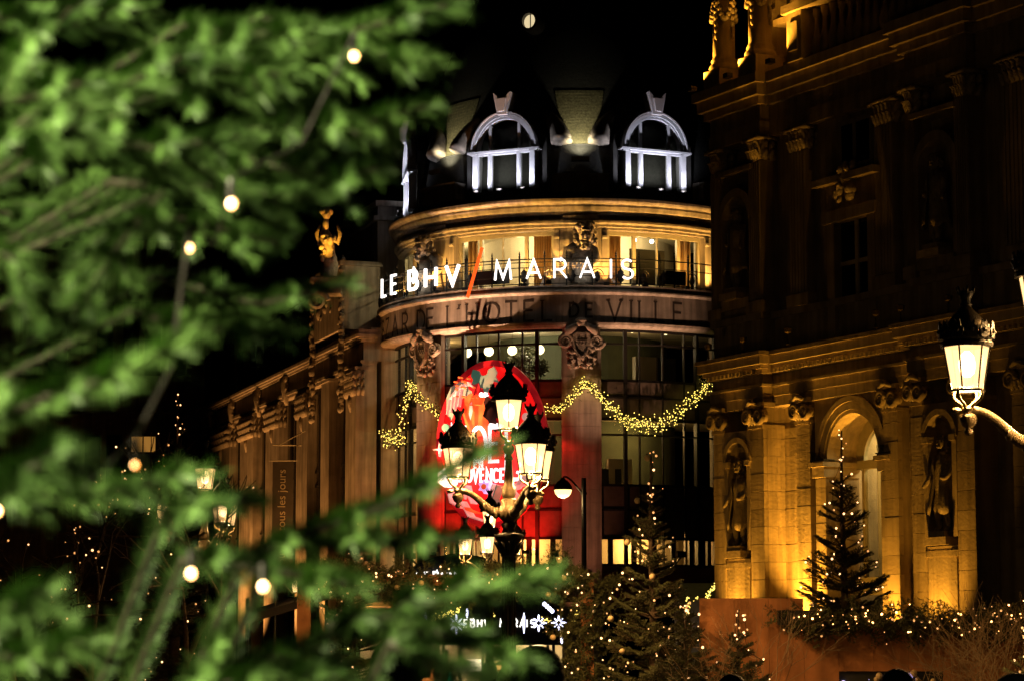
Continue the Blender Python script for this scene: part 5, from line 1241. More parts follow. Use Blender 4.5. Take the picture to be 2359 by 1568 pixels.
# ================================================================== Christmas firs with lights
def needles(mb, a, b, n, L, wd, rd, spread=1.0):
    a, b = Vector(a), Vector(b); d = (b-a)
    if d.length < 1e-6: return
    dn = d.normalized(); o1 = dn.orthogonal().normalized(); o2 = dn.cross(o1)
    V, F = mb.V, mb.F
    for i in range(n):
        p = a+d*rd.random(); t = rd.uniform(0, 2*pi); r = o1*cos(t)+o2*sin(t)
        if r.z < -.3 and rd.random() < .6: r = -r
        e = (dn*rd.uniform(.35,.9)+r*spread).normalized(); l = L*rd.uniform(.65,1.1); s = e.cross(dn)
        if s.length < 1e-5: s = o1
        s = s.normalized()*wd*.5; k = len(V); q = p+e*l; h = p+e*l*.5
        V.extend([tuple(p-s*.5), tuple(p+s*.5), tuple(h+s), tuple(q), tuple(h-s)]); F.append((k,k+1,k+2,k+3,k+4))
def fir(name, lab, x, y, H, Rb, seed, nl, leader=.16, whorls=13, dens=1.0, group='lit Christmas firs on the square', lights=None, zbase=0.0, up=.25):
    rd = random.Random(seed); T = thing(name, lab, 'tree', (x, y, zbase), group=group)
    tr = MB(); tr.tube([(0,0,0),(.02,0,H*.4),(-.02,.01,H*.75),(0,0,H)], [H*.02,H*.013,H*.007,.012], 8); tr.build('trunk', BARK, T, True)
    br = MB(); nd = MB(); tips = []
    needles(nd, (0,0,H*(1-leader)), (0,0,H), int(60*dens), .03, .005, rd)
    for w_ in range(whorls):
        f = (w_+.4)/whorls; z = H*(1-leader)*(1-f)+H*leader*0+.25*0
        L = Rb*(f**.8)*.96+.12
        nb_ = 6+int(4*f); a0 = rd.uniform(0, 6.3)
        for k in range(nb_):
            a = a0+2*pi*k/nb_+rd.uniform(-.3,.3); z = H*(1-leader)*(1-f**.95)+rd.uniform(-.6,.6)*H/whorls; l = L*rd.uniform(.6,1.2); dx, dy = cos(a), sin(a)
            rise = up*(1-f)*1.6-.12*f+rd.uniform(-.15,.15); p0 = Vector((0,0,z)); p1 = p0+Vector((dx*l*.5, dy*l*.5, l*.5*rise+.02)); p2 = p0+Vector((dx*l, dy*l, l*(rise+.22)))
            br.tube([p0,p1,p2], [.014+.01*f,.01,.004], 5)
            tips.append(p2); tips.append(p1)
            sd = Vector((-dy, dx, 0)); ns = max(2, int(l/.085))
            needles(nd, p0.lerp(p1,.3), p1, int(60*l*dens), .045, .009, rd); needles(nd, p1, p2, int(140*l*dens)+10, .045, .009, rd)
            for j in range(ns):
                g = .25+.72*(j+.5)/ns; q = p0.lerp(p1, g*2) if g < .5 else p1.lerp(p2, (g-.5)*2)
                for e in (-1, 1):
                    ll = l*(1-g)*.55+.09; q2 = q+(Vector((dx,dy,0))*.75+sd*e*.75).normalized()*ll*rd.uniform(.8,1.15)+Vector((0,0,ll*(rise+rd.uniform(-.05,.2))))
                    br.tube([q,q2], [.006,.003], 4, caps=False); needles(nd, q, q2, int(150*ll*dens)+6, .045, .009, rd)
                    if rd.random() < .35: tips.append(q2)
    br.build('branches', BARK, T, kind='stuff'); nd.build('crown', NEEDLED, T, kind='stuff')
    S = thing('fairy_lights', 'warm fairy lights strung over the ' + lab, 'string lights', (x, y, zbase), group='fairy lights on the firs'); S['label'] = ' '.join(S['label'].split()[:16])
    bl = MB(); wr = []
    tips.sort(key=lambda p: -p.z); sel = [tips[int(i*len(tips)/nl)] for i in range(nl)]
    for i in range(12): sel.append(Vector((rd.gauss(0,.05), rd.gauss(0,.05), H*(1-leader*rd.random()))))
    for p in sel:
        k2 = rd.uniform(.92,1.06); q = Vector((p.x*k2, p.y*k2-.03, p.z+rd.uniform(-.02,.07))); rr = rd.choice((.01,.013,.017,.022)); bl.ell(q, rr, nu=7, nv=5)
    vary(bl.build('bulbs', FAIRY, S, kind='stuff'), 35, seed)
    sel.sort(key=lambda p: (round(p.z/.3), math.atan2(p.y, p.x))); w3 = MB()
    for p, q in zip(sel, sel[1:]):
        if (p-q).length < .6: w3.tube([p, (p+q)/2-Vector((0,0,.04)), q], .004, 3, caps=False)
    w3.build('wire', IRON, S, kind='stuff')
    return T
def bauble(u, v, Y, r, lab):
    p = W(u, v, Y); o = thing('bauble', lab, 'bauble', p, group='cream baubles'); MB().ell((0,0,0), r, nu=14, nv=10).build('ball', BAUBLE, o, True)
    MB().lathe([(.02,r-.004),(.02,r+.02),(.008,r+.03)], 8).tube([(0,0,r+.02),(0,.02,r+.08)], .003, 4).build('cap', BRONZE, o)
def topz(v, Y): return W(1200, v, Y).z
fir('fir_tree', 'slender lit fir with bare top and cream baubles before the curved corner', at(1502,46), 46, topz(1044,46), 1.05, 4, 95, .16, 19, 1.1)
fir('fir_tree', 'dark pointed lit fir standing before the arched town hall window', at(1945,50), 50, topz(992,50), 1.45, 11, 170, .16, 19, 1.1)
fir('fir_tree', 'small lit fir against the orange wooden hut', at(1702,40), 40, topz(1402,40), .72, 21, 26, .2, 12, 1.1)
fir('fir_tree', 'lit fir with baubles rising in front of the store wing piers', at(812,50), 50, topz(1198,50), .95, 31, 80, .12, 17, 1.1)
fir('fir_tree', 'far lit fir beside the half hidden candelabrum', at(402,57), 57, topz(905,57), 1.2, 41, 50, .14, 18, .8)
fir('fir_tree', 'fir tip at the lower picture edge beside the town hall hut', at(2362,34), 34, topz(1452,34), .5, 51, 18, .2, 7, 1.0)
fir('fir_tree', 'low bushy lit fir before the red awning beside the gateway', at(1580,41), 41, topz(1395,41), .75, 61, 34, .1, 14, 1.1)
k_ = 0
for u, v, Y, r in ((1491,1054,45.7,.055),(1468,1152,45.6,.055),(1445,1248,45.2,.055),(1503,1327,45,.055),(1407,1424,44.6,.055),(1433,1499,44.6,.05),(1300,1330,47.4,.05),(1263,1368,47.4,.05),(1274,1467,47.4,.055),(783,1255,49.4,.055),(817,1270,49.4,.055),(790,1352,49.4,.055),(855,1345,49.4,.055),(915,1352,47.6,.055),(970,1342,47.6,.055)):
    where = ['at the very top of the slender fir','high on the far side of the slender fir','at mid height on the slender fir by the lit windows','on the trunk line of the slender fir below the windows','low on the slender fir near the gateway','lowest on the slender fir','upper one on the gateway pillar','inner one on the gateway pillar','hanging free beside the gateway pillar','upper one on the fir before the wing','second one on the fir before the wing','lowest one on the fir before the wing','outer one on the fir before the wing','first on the gateway beam','second on the gateway beam'][k_]; k_ += 1
    bauble(u, v, Y, r, 'cream round bauble, ' + where)
# ------------------------------------------------------------------ fir covered gateway of the market
GT = thing('market_gateway', 'market gateway frame thickly covered in fir branches with fairy lights', 'gateway', (at(1350,48), 48, 0))
fm = MB(); gn = MB(); rd = random.Random(5); gb = MB()
xr = at(1352,48); xl = at(700,48)
zbm = topz(1335,48); 
fm.box(xr-.12, xr+.12, 47.9, 48.1, 0, zbm); fm.box(xl-.12, xl+.12, 47.9, 48.1, 0, zbm); fm.box(xl, xr, 47.92, 48.08, zbm-.1, zbm+.1)
wbuild(fm, 'frame', WOOD, GT)
def spray(c, L, dirv):
    c = Vector(c); d = Vector(dirv).normalized(); s = d.orthogonal().normalized(); needles(gn, c, c+d*L, int(130*L)+10, .05, .011, rd)
    for e in (-1,1):
        for g in (.3,.6): needles(gn, c+d*L*g, c+d*L*(g+.3)+s*e*L*.35, int(60*L)+6, .05, .011, rd)
for i in range(900):
    if i % 5 < 2:
        t = rd.random(); c = (xr+rd.gauss(0,.26), 48+rd.gauss(-.1,.15), t*zbm+rd.uniform(-.1,.25))
    else:
        t = rd.random(); c = (xl+(xr-xl)*t+rd.uniform(-.1,.1), 48+rd.gauss(-.1,.15), zbm+rd.gauss(-.03,.13)+.12*sin(t*9))
    spray(c, rd.uniform(.18,.4), (rd.gauss(0,1), rd.gauss(-.5,.6), rd.gauss(0,.8)))
    if i % 7 == 0: gb.ell((c[0]+rd.gauss(0,.05), 47.7+rd.gauss(0,.08), c[2]+rd.gauss(0,.08)), rd.choice((.012,.016,.022)), nu=7, nv=5)
wbuild(gn, 'fir_cladding', NEEDLED, GT, kind='stuff')
vary(wbuild(gb, 'bulbs', FAIRY, GT, kind='stuff'), 35)
# ------------------------------------------------------------------ bare trees wrapped with lights
def bare_tree(lab, x, y, H, seed, nl, droop=0.0, name='bare_tree', thick=1.0):
    rd = random.Random(seed); T = thing(name, lab, 'tree', (x, y, 0), group='bare lit trees' if nl else 'bare shrubs'); br = MB(); pts = []
    def grow(p, d, l, r, dep):
        q = p+d*l; m_ = p.lerp(q,.5)+Vector((rd.gauss(0,1),rd.gauss(0,1),rd.gauss(0,1)))*l*.05
        br.tube([p,m_,q], [r,r*.85,r*.7], 5 if dep > 2 else 4, caps=False)
        if dep <= 2: pts.append(q); pts.append(m_)
        if dep == 0: return
        for i in range(rd.choice((2,3)) if dep > 1 else 3):
            n_ = (d+Vector((rd.gauss(0,.5),rd.gauss(0,.5),rd.gauss(.05,.4)))).normalized(); grow(q, n_, l*rd.uniform(.62,.85), r*.62, dep-1)
    if nl:
        grow(Vector((0,0,0)), Vector((0,0,1)), H*.36, .09*thick, 5)
        br.build('trunk', BARK, T, True)
        bl = MB(); S = thing('fairy_lights', 'warm fairy lights wound round the ' + lab, 'string lights', (x, y, 0), group='fairy lights on the bare trees'); S['label'] = ' '.join(S['label'].split()[:16])
        for i in range(nl): bl.ell(rd.choice(pts)+Vector((rd.gauss(0,.02),rd.gauss(0,.02),rd.gauss(0,.02))), rd.choice((.008,.011,.016)), nu=6, nv=4)
        vary(bl.build('bulbs', FAIRY, S, kind='stuff'), 24, seed, .6)
    else:
        for i in range(int(9*thick)):
            a = rd.uniform(0,6.28); grow(Vector((rd.gauss(0,.15),rd.gauss(0,.1),0)), Vector((.25*cos(a),.2*sin(a),1)).normalized(), H*.33, .012, 3)
        br.build('stems', mat('dry_twig_%d' % seed, (.3,.2,.1), .8), T)
bare_tree('bare lit tree low behind the near fir at the picture edge', at(30,36), 36, 4.0, 3, 34)
bare_tree('bare lit tree below the amber bulbs of the near fir', at(210,37), 37, 3.6, 6, 34)
bare_tree('bare lit tree below the half hidden candelabrum', at(430,40), 40, 4.2, 9, 34)
bare_tree('twiggy bare shrub before the hut beneath the lantern arm', at(2290,38), 38, 2.9, 12, 0, name='bare_shrub', thick=1.6)
bare_tree('twiggy bare shrub before the hut beneath the second niche', at(2200,39), 39, 2.3, 15, 0, name='bare_shrub')
bare_tree('thin bare shrub before the niche pedestal at the hall corner', at(1745,43), 43, 3.0, 18, 0, name='bare_shrub', thick=.8)
bare_tree('bare shrub in front of the small fir on the hut', at(1660,39), 39, 2.2, 19, 0, name='bare_shrub', thick=.7)
# ------------------------------------------------------------------ wooden market hut
HT = thing('market_hut', 'orange plywood market hut with dark eaves box and fir garland on its roof', 'hut', (at(1611,46), 46, 0))
yh = 46.0; xh0 = at(1611,yh); xh1 = at(2480,yh); zt0 = topz(1377,yh); zt1 = topz(1432,yh); xs = at(1835,yh)
core = wbuild(MB().box(xh0+.02, xh1, yh+.05, yh+2.5, 0, zt1-.02).box(xh0+.02, xs-.02, yh+.05, yh+2.5, zt1-.02, zt0-.02), 'core', DARKB, HT)
x = xh0; i = 0
while x < xh1-.05:
    wd = min(.62, xh1-x); top = zt0 if x < xs-.3 else zt1
    lit = at(1925,yh) < x+wd/2 < at(2165,yh)
    wbuild(MB().box(x+.0025, x+wd-.0025, yh-.0015*(i % 3), yh+.05, topz(1545,yh) if lit else 0, top), 'plank', WOOD, HT); x += wd; i += 1
wbuild(MB().box(xs-.35, xs+.02, yh-.3, yh-.02, zt1-.05, topz(1405,yh)).box(xs+.02, xs+.5, yh-.25, yh-.02, zt1, topz(1405,yh)), 'eaves_box', DARKB, HT)
xd0, xd1 = at(1925,yh), at(2165,yh)
wbuild(MB().box(xd0, xd1, yh+.3, yh+.34, .6, topz(1547,yh)), 'display_back', mat('violet_cloth', (.2,.16,.4), .7), HT)
rd = random.Random(3); VLED = emis('violet_led', (.45,.4,1), 1.2, sample=False)
for i in range(40):
    p = (rd.uniform(xd0,xd1), yh+rd.uniform(.0,.25), topz(rd.uniform(1548,1575),yh)); c = rd.random()
    wbuild(MB().ell(p, rd.uniform(.03,.07), nu=8, nv=6), 'ornament', VLED if c < .45 else (FAIRY if c < .55 else BAUBLE), HT)
# fir garland along the roof
GR = thing('roof_garland', 'thick fir garland with fairy lights lying along the hut roof edge', 'garland', (xs, yh, zt1)); gn = MB(); gb = MB(); rd = random.Random(8)
for i in range(520):
    t = rd.random()**.9; c = (at(1790,yh)+(xh1-at(1790,yh))*t, yh-.12+rd.gauss(0,.12), zt1+.03+rd.gauss(0,.1)-.12*(rd.random() < .25))
    spray(c, rd.uniform(.2,.42), (rd.gauss(0,1), rd.gauss(-.5,.6), rd.gauss(-.15,.5)))
    if i % 4 == 0: gb.ell((c[0], yh-.32+rd.gauss(0,.05), c[2]+rd.gauss(.03,.07)), rd.choice((.011,.016,.02)), nu=7, nv=5)
wbuild(gn, 'fir_branches', NEEDLED, GR, kind='stuff'); vary(wbuild(gb, 'bulbs', FAIRYS, GR, kind='stuff'), 35, 4, .45)
# market stall roof on the left
ST = thing('market_stall', 'pale market stall awning under the wing with a bright lamp on its pole', 'stall', (at(690,70), 70, 0))
a, b = W(560,1420,70), W(760,1360,70)
pl = MB(); pl.add([(a.x,70,a.z),(b.x,70,b.z),(b.x,72.5,b.z+.25),(a.x,72.5,a.z+.25),(a.x,70,a.z-.22),(b.x,70,b.z-.22),(b.x,72.5,b.z),(a.x,72.5,a.z)], [(0,1,2,3),(0,4,5,1),(1,5,6,2),(3,2,6,7),(0,3,7,4),(4,7,6,5)]); wbuild(pl, 'awning', mat('pale_canvas', (.5,.42,.33), .8, var=.2), ST)
for xx in (a.x+.1, b.x-.1): wbuild(MB().tube([(xx,70.1,0),(xx,70.1,b.z-.2)], .05, 6), 'post', IRON, ST)
q = W(680,1350,70); wbuild(MB().tube([(q.x-.05,70,q.z-.2),(q.x-.4,70,q.z+.15),(q.x-.75,70,q.z+.15)], .02, 6), 'lamp_arm', FRAMEW, ST); wbuild(MB().lathe([(.05,-.15),(.09,0),(.07,.14),(.02,.16)], 10, (q.x,70,q.z)), 'lamp', GL_, ST)
q = W(650,1325,70); wbuild(MB().tube([(q.x-.2,70.2,1.0),(q.x-.2,70.2,q.z+.3)], .03, 6), 'mast', FRAMEW, ST)
# ------------------------------------------------------------------ hanging street decorations
def snowflake(u, v, Y, r, lab):
    p = W(u, v, Y); o = thing('snowflake_light', lab, 'light decoration', p, group='cool white snowflake lights')
    for k in range(8):
        a = k*pi/4; L = r*(1 if k % 2 == 0 else .8)
        MB().ell((.55*L*cos(a),0,.55*L*sin(a)), (L*.34,.03,L*.11), rot=Matrix.Rotation(-a, 3, 'Y'), nu=8, nv=6).build('petal', COOL, o)
    MB().tube([(0,0,r),(0,0,r*1.9)], .012, 4).build('wire', IRON, o)
snowflake(1051,1437,112,.5,'cool white snowflake light over the first canopy letter'); snowflake(1241,1434,112,.42,'cool white snowflake light just past the canopy lettering'); snowflake(1287,1433,112,.38,'small cool white snowflake light beside the gateway pillar')
for u, v0, v1, nm in ((981,1410,1428,'at the far end above the awning edge'),(1001,1425,1440,'second along, short'),(1076,1400,1423,'above the letters BHV'),(1164,1408,1430,'above the letter A'),(1207,1410,1458,'longest, across the letter S'),(1294,1467,1482,'tiny, beside the gateway pillar')):
    a, b = W(u,v0,111.5), W(u,v1,111.5); o = thing('icicle_light', 'cool white vertical icicle light, ' + nm, 'light decoration', (a.x,111.5,b.z), group='icicle lights'); L = a.z-b.z
    MB().tube([(0,0,0),(0,0,L*.3),(0,0,L*.8),(0,0,L)], [.015,.05,.05,.01], 8).build('tube', COOL, o); MB().tube([(0,0,L),(0,0,L+.6)], .01, 4).build('wire', IRON, o)
o = thing('icicle_light', 'slanted row of cool white diodes above the snowflakes', 'light decoration', W(1257,1403,111), group='icicle lights')
for i in range(4): MB().ell((.11*i-.05, 0, .24-.1*i), (.09,.05,.1), nu=8, nv=6).build('diode', COOL, o)
rd = random.Random(2); k_ = 0
for u0, u1, v0, v1, n in ((995,1060,1402,1428,60),(1120,1140,1405,1418,20),(1160,1182,1402,1425,40),(1252,1268,1424,1432,14),(1318,1336,1406,1432,20),(1578,1610,1370,1420,45),(1628,1648,1346,1378,40)):
    Y = 112; bl = MB(); fo = MB()
    lab = ['over the awning edge at the far end','between the post and letter V','beside the candelabrum post','under the slanted diodes','behind the gateway pillar','before the pale wall by the hut','on a small round bush by the hut'][k_]; k_ += 1
    G = thing('light_cluster', 'cluster of yellow bulbs, ' + lab, 'light decoration', W((u0+u1)/2,(v0+v1)/2,Y), group='yellow bulb clusters')
    for i in range(n):
        t = rd.random(); p = W(u0+(u1-u0)*t+rd.gauss(0,2), v1-(v1-v0)*(t if k_ % 2 else rd.random())+rd.gauss(0,3.5), Y); bl.ell(p, .028, nu=6, nv=4)
        e = Vector((rd.gauss(0,.1),rd.gauss(0,.1),rd.gauss(0,.1))); fo.add([p, p+e+Vector((.02,0,0)), p+e*1.5, p+e-Vector((.02,0,0))], [(0,1,2,3)])
    wbuild(bl, 'bulbs', GARB, G, kind='stuff'); wbuild(fo, 'foliage', NEEDLED, G, kind='stuff')
q0, q1 = W(1560,1350,114), W(1660,1350,114); b = MB(); b.box(q0.x, q1.x, 114, 116, 0, q0.z); b.box(q0.x-.1, q1.x+.1, 113.9, 116, q0.z, q0.z+.15); tag(b.build('kiosk', mat('grey_render', (.3,.29,.24), .8, var=.2)), 'plain grey kiosk wall behind the hut corner', 'kiosk')
# pedestrian signal
PS = thing('pedestrian_signal', 'black pedestrian signal with green walking figure at the lower edge', 'traffic light', (at(1032,70), 70, 0))
z0 = topz(1568,70); z1 = topz(1542,70)
MB().box(-.14,.14,-.1,.1,z0-.25,z1).box(-.16,.16,-.14,-.1,z1-.03,z1).build('housing', IRON, PS); MB().tube([(-.03,0,0),(-.03,0,z1+.55)], .045, 8).build('post', IRON, PS)
gm = emis('signal_green', (.02,1,.35), 1.6); zz = z1-.2
MB().ell((.06,-.12,zz+.13),(.025,.01,.025)).tube([(.06,-.12,zz+.1),(.06,-.12,zz)], .02, 6).tube([(.06,-.12,zz),(.02,-.12,zz-.1)], .015, 5).tube([(.06,-.12,zz),(.1,-.12,zz-.1)], .015, 5).tube([(.06,-.12,zz+.08),(.1,-.12,zz)], .012, 5).build('walking_figure', gm, PS)
# ------------------------------------------------------------------ passers-by
def person(lab, u, vtop, Y, hair_r, seed, hat=False):
    top = W(u, vtop, Y).z; H = top-.02; k = H/1.75; P = thing('person', lab, 'person', (at(u,Y), Y, 0), rz=radians(180+seed*17 % 40-20), group='people in dark coats at the lower edge')
    def q(x, y, z): return (x*k, y*k, z*k)
    J = [(q(0,0,.95),(.17*k,.13*k)),(q(0,0,1.2),(.17*k,.13*k)),(q(0,0,1.38),(.2*k,.13*k)),(q(0,.0,1.47),(.1*k,.09*k)),(q(0,-.01,1.55),.065*k),
         (q(.19,0,1.4),.085*k),(q(.25,.02,1.12),.07*k),(q(.24,-.08,.88),.055*k),(q(-.19,0,1.4),.085*k),(q(-.25,.02,1.12),.07*k),(q(-.24,-.08,.88),.055*k),
         (q(.1,0,.85),.12*k),(q(.11,-.01,.48),.085*k),(q(.11,.02,.08),.06*k),(q(.11,-.14,.05),.05*k),(q(-.1,0,.85),.12*k),(q(-.11,.03,.48),.085*k),(q(-.11,.06,.08),.06*k),(q(-.11,-.1,.05),.05*k)]
    E = [(0,1),(1,2),(2,3),(3,4),(2,5),(5,6),(6,7),(2,8),(8,9),(9,10),(0,11),(11,12),(12,13),(13,14),(0,15),(15,16),(16,17),(17,18)]
    skin('body', J, E, P, CLOTH)
    h = MB(); h.ell(q(0,-.01,1.63), (.078*k,.098*k,.118*k), nu=16, nv=12); h.ell(q(0,-.11,1.61), (.016*k,.022*k,.024*k)); h.ell(q(0,-.1,1.57),(.03*k,.012*k,.01*k))
    for e in (-1,1): h.ell(q(e*.08,0,1.62),(.012*k,.022*k,.032*k)); h.ell(q(e*.03,-.098,1.645),(.012*k,.008*k,.008*k))
    h.build('head', SKIN, P, True)
    w_ = MB(); w_.ell(q(0,.02,1.665), (hair_r,hair_r*1.08,.11*k), nu=18, nv=12)
    if hat: w_.lathe([(hair_r*1.02,1.6*k),(hair_r*1.06,1.63*k),(hair_r*1.02,1.66*k)], 20, (0,.02,0))
    else: w_.ell(q(0,.06,1.58), (hair_r*.92,hair_r*.7,.12*k), nu=14, nv=10)
    w_.build('knitted_cap' if hat else 'hair', HAIR, P, True)
    c = MB(); n = 20; vs = []
    rws = ((1.47,.1,.09),(1.42,.2,.12),(1.2,.21,.16),(.9,.23,.18),(.55,.26,.2))
    for j, (z, rx, ry) in enumerate(rws):
        for i in range(n): t = 2*pi*i/n; f = 1+.04*sin(i*2+j); vs.append(q(rx*cos(t)*f, ry*sin(t)*f, z))
    c.add(vs, [(j*n+i, j*n+(i+1) % n, (j+1)*n+(i+1) % n, (j+1)*n+i) for j in range(len(rws)-1) for i in range(n)]); c.build('coat', CLOTH, P, True)
    hs_ = MB()
    for e in (-1,1):
        hs_.ell(q(e*.24,-.1,.82),(.035*k,.05*k,.05*k))
        for f in range(4): hs_.tube([q(e*.24+(f-1.5)*.016,-.13,.8),q(e*.24+(f-1.5)*.016,-.15,.75),q(e*.24+(f-1.5)*.014,-.14,.715+.008*abs(f-1.5))], .009, 5)
        hs_.tube([q(e*.205,-.12,.82),q(e*.19,-.15,.79)], .01, 5)
    hs_.build('hands', SKIN, P, True)
person('person seen from behind with a round dark head, below the candelabrum post', 1236, 1487, 11.5, .118, 1, True)
person('person with dark hair in front of the violet hut display', 2061, 1539, 15.5, .1, 2)
person('person whose dark head just shows at the lower corner by the fir tip', 2338, 1549, 13, .12, 3)
person('person in a dark cap hidden behind the lowest near fir branches', 925, 1466, 10.5, .12, 5, True)
person('person whose small head shows under the small fir at the hut', 1682, 1551, 18, .1, 7)
# ================================================================== the near fir, out of focus
NF = thing('fir_tree', 'large near fir filling the picture side with blurred bright green branches', 'tree', (-1.25, 3.1, 0))
rd = random.Random(99)
wbuild(MB().tube([(-1.25,3.1,0),(-1.23,3.1,1.6),(-1.26,3.1,2.6),(-1.24,3.1,4.4)], [.09,.07,.055,.015], 10), 'trunk', BARK, NF, True)
def near_branch(pts, n_side, Lside, dens=1.0, L=.03, wd=.0009, name='branch'):
    """pts: list of (u,v,Y) from the thick end to the tip"""
    P = [W(*p) for p in pts]
    if len(P) == 2: P = [P[0], P[0].lerp(P[1],.5)+Vector((0,0,.012)), P[1]]
    # smooth polyline
    Q = []
    for i in range(len(P)-1):
        for j in range(4): Q.append(P[i].lerp(P[i+1], j/4))
    Q.append(P[-1])
    st = MB(); nd = MB(); m = len(Q)
    low = Q[0].z < 1.99
    limb = Vector((-1.24, 3.1, (.75+.2*rd.random()) if low else Q[0].z-.28-.2*rd.random()))
    lm = Vector((Q[0].x-.12, Q[0].y+.25, Q[0].z-.22)) if low else limb.lerp(Q[0],.55)+Vector((0,0,.02))
    path = [limb, limb.lerp(lm,.5)-Vector((0,0,.12 if low else 0)), lm, Q[0]]
    st.tube(path, [.007,.005,.004,.003], 6, caps=False)
    needles(nd, lm, Q[0], int(2600*(Q[0]-lm).length), L, wd, rd, .55)
    if not low: needles(nd, limb.lerp(lm,.4), lm, int(2200*(limb-lm).length), L, wd, rd, .55)
    st.tube(Q, [.0045*(1-.6*i/m) for i in range(m)], 6)
    tot = sum((Q[i+1]-Q[i]).length for i in range(m-1))
    for i in range(m-1): needles(nd, Q[i], Q[i+1], int(4600*dens*(Q[i+1]-Q[i]).length)+3, L, wd, rd, .55)
    n_side = max(2, int(n_side*.6))
    for k in range(n_side):
        f = (k+.6)/(n_side+.4); i = min(int(f*(m-1)), m-2); p = Q[i].lerp(Q[i+1], f*(m-1)-i); d = (Q[i+1]-Q[i]).normalized()
        for e in (-1, 1):
            sidev = d.cross(Vector((0,rd.uniform(-.4,.4),1))).normalized()*e
            up = Vector((0,0,1))-d*d.z
            l = Lside*(1.05-.75*f)*rd.uniform(.7,1.2); q = p+(d*.75+sidev*.55+up*rd.uniform(-.35,.3)).normalized()*l; q.z -= l*.12
            mid = p.lerp(q,.5)+Vector((0,0,l*.06)); st.tube([p,mid,q], [.0025,.002,.001], 5, caps=False)
            for a_, b_ in ((p,mid),(mid,q)): needles(nd, a_, b_, int(4600*dens*l*.5)+3, L*.92, wd, rd, .55)
    B = wbuild(st, name, TWIG, NF); nd.build('needles', NEEDLE, B, kind='stuff')
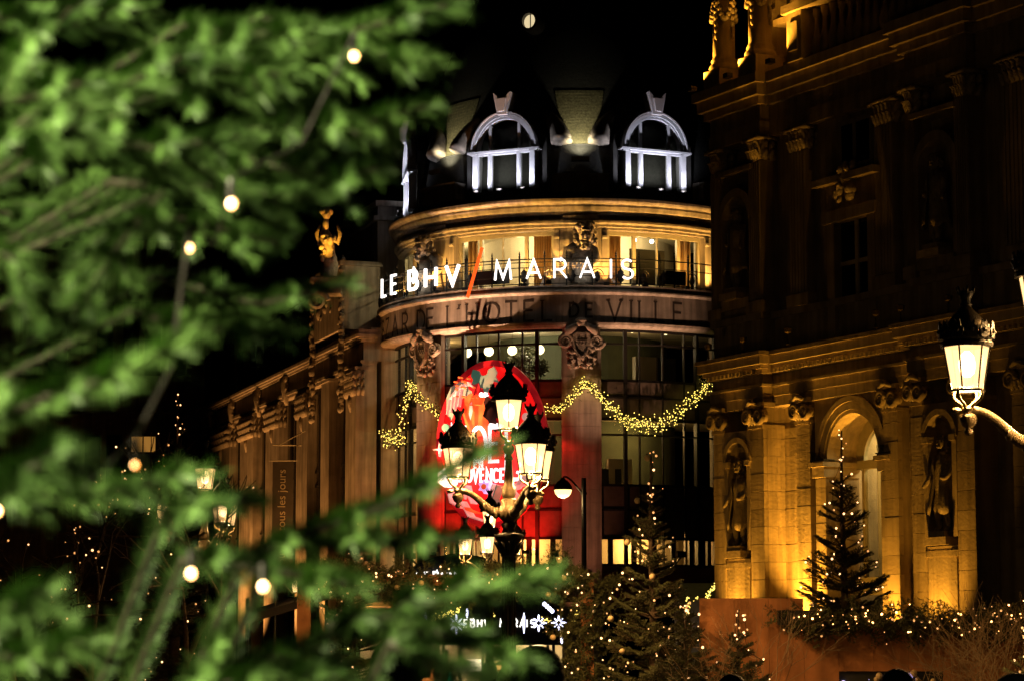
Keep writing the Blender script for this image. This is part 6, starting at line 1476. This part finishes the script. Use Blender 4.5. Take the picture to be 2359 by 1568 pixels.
BR_ = [  # upper mass
 ([(520,150,2.75),(780,80,2.6),(1030,12,2.5)],6,.13), ([(600,40,2.7),(800,110,2.6),(985,140,2.55)],5,.1), ([(420,60,2.6),(560,80,2.5),(700,75,2.45)],5,.11),
 ([(120,230,2.5),(300,190,2.45),(420,130,2.4)],4,.1), ([(-60,240,2.3),(90,220,2.25),(190,190,2.2)],4,.1), ([(330,170,2.6),(480,150,2.5),(650,170,2.45)],6,.12),
 ([(380,200,2.7),(640,220,2.55),(830,310,2.45)],7,.13), ([(520,300,2.8),(780,300,2.7),(985,245,2.6)],6,.12), ([(450,330,2.7),(700,400,2.6),(870,390,2.5)],6,.11),
 ([(-80,360,2.3),(80,330,2.25),(175,290,2.2)],5,.1), ([(150,330,2.5),(380,340,2.4),(560,310,2.35)],6,.12), ([(250,420,2.6),(520,430,2.5),(720,460,2.45)],6,.12),
 ([(380,440,2.5),(260,590,2.4),(150,745,2.35)],5,.085), ([(-80,560,2.3),(20,590,2.25),(60,640,2.25)],4,.08), ([(400,500,2.9),(520,530,2.8),(640,560,2.7)],4,.08),
 ([(-100,1000,2.15),(120,910,2.05),(280,860,2.0),(445,775,1.98)],8,.062), ([(300,720,2.6),(500,760,2.5),(655,775,2.45)],4,.08), ([(360,640,3.0),(600,700,2.9),(800,655,2.8)],2,.03),
 ([(-120,1130,1.95),(40,1090,1.88),(165,1045,1.85)],5,.065), ([(-60,1130,2.3),(220,1130,2.25),(470,1095,2.2)],7,.07),
 ([(380,1185,2.6),(480,1165,2.5),(575,1150,2.5)],5,.07), ([(560,1290,2.7),(740,1215,2.6),(900,1160,2.5),(1045,1080,2.45),(1150,1022,2.42)],7,.075), ([(640,1250,2.7),(860,1250,2.6),(1065,1240,2.5)],6,.07), ([(420,1290,2.6),(620,1310,2.5),(815,1345,2.4)],6,.07),
 ([(430,1600,2.5),(640,1510,2.4),(860,1430,2.35),(1060,1370,2.3),(1275,1322,2.28)],10,.085), ([(760,1440,2.45),(950,1430,2.4),(1090,1490,2.35),(1190,1530,2.32)],7,.07),
 ([(-130,1470,1.95),(0,1410,1.88),(100,1360,1.85)],5,.065), ([(-80,1540,2.2),(60,1500,2.15),(200,1475,2.1)],6,.07), ([(420,1600,2.4),(580,1560,2.3),(780,1555,2.25)],6,.07),
 ([(-60,30,2.6),(140,60,2.55),(330,20,2.5)],6,.12),
 ([(900,1480,2.3),(1000,1520,2.28),(1110,1560,2.27)],4,.06)]
for pts, n, L in BR_: near_branch(pts, n, L)
for i in range(3):       # inner branches further back
    if i < 3: u, v = rd.uniform(-100,300), rd.uniform(-60,500)
    else: u, v = rd.uniform(-100,620), rd.uniform(1120,1600)
    Y = rd.uniform(2.7,3.4); l = rd.uniform(200,340)
    near_branch([(u-l*.5,v+rd.uniform(-40,60),Y+.15),(u,v,Y),(u+l*.5,v+rd.uniform(-50,70),Y-.1)], 6, .12, .8)
# string of warm bulbs hung in the near fir
SL = thing('string_lights', 'warm round bulbs on a dark cord hung in the near fir', 'string lights', (0,0,0))
NB = emis('near_bulb_glow', (1,.52,.17), 16); NBD = emis('near_bulb_dim', (1,.36,.04), 8)
bl = [(816,130,2.45,1),(533,470,2.2,1),(436,572,2.3,.75),(311,1070,2.05,.5),(440,1320,2.4,1.1),(606,1350,2.4,1.1),(-6,1176,2.4,1)]
for u, v, Y, s_ in bl:
    p = W(u, v, Y); wbuild(MB().ell(p, (.003*s_+.0004,.003*s_+.0004,.0036*s_+.0004), nu=16, nv=12), 'bulb', NB if s_ > .6 else NBD, SL, True)
    wbuild(MB().tube([p+Vector((0,0,.006)), p+Vector((0,0,.022))], .0035, 6), 'socket', IRON, SL)
ords = [bl[0],bl[1],bl[2],bl[3],bl[6]]; 
for a, b in ((bl[0],bl[1]),(bl[1],bl[2]),(bl[2],bl[3]),(bl[3],bl[4]),(bl[4],bl[5]),(bl[3],bl[6])):
    p, q = W(*a[:3])+Vector((0,0,.022)), W(*b[:3])+Vector((0,0,.022)); wbuild(MB().tube([p, p.lerp(q,.5)+Vector((0,.05,-.03)), q], .0018, 5), 'cord', IRON, SL)
for o in bpy.data.objects:
    if o.type == 'LIGHT': o['kind'] = 'helper'
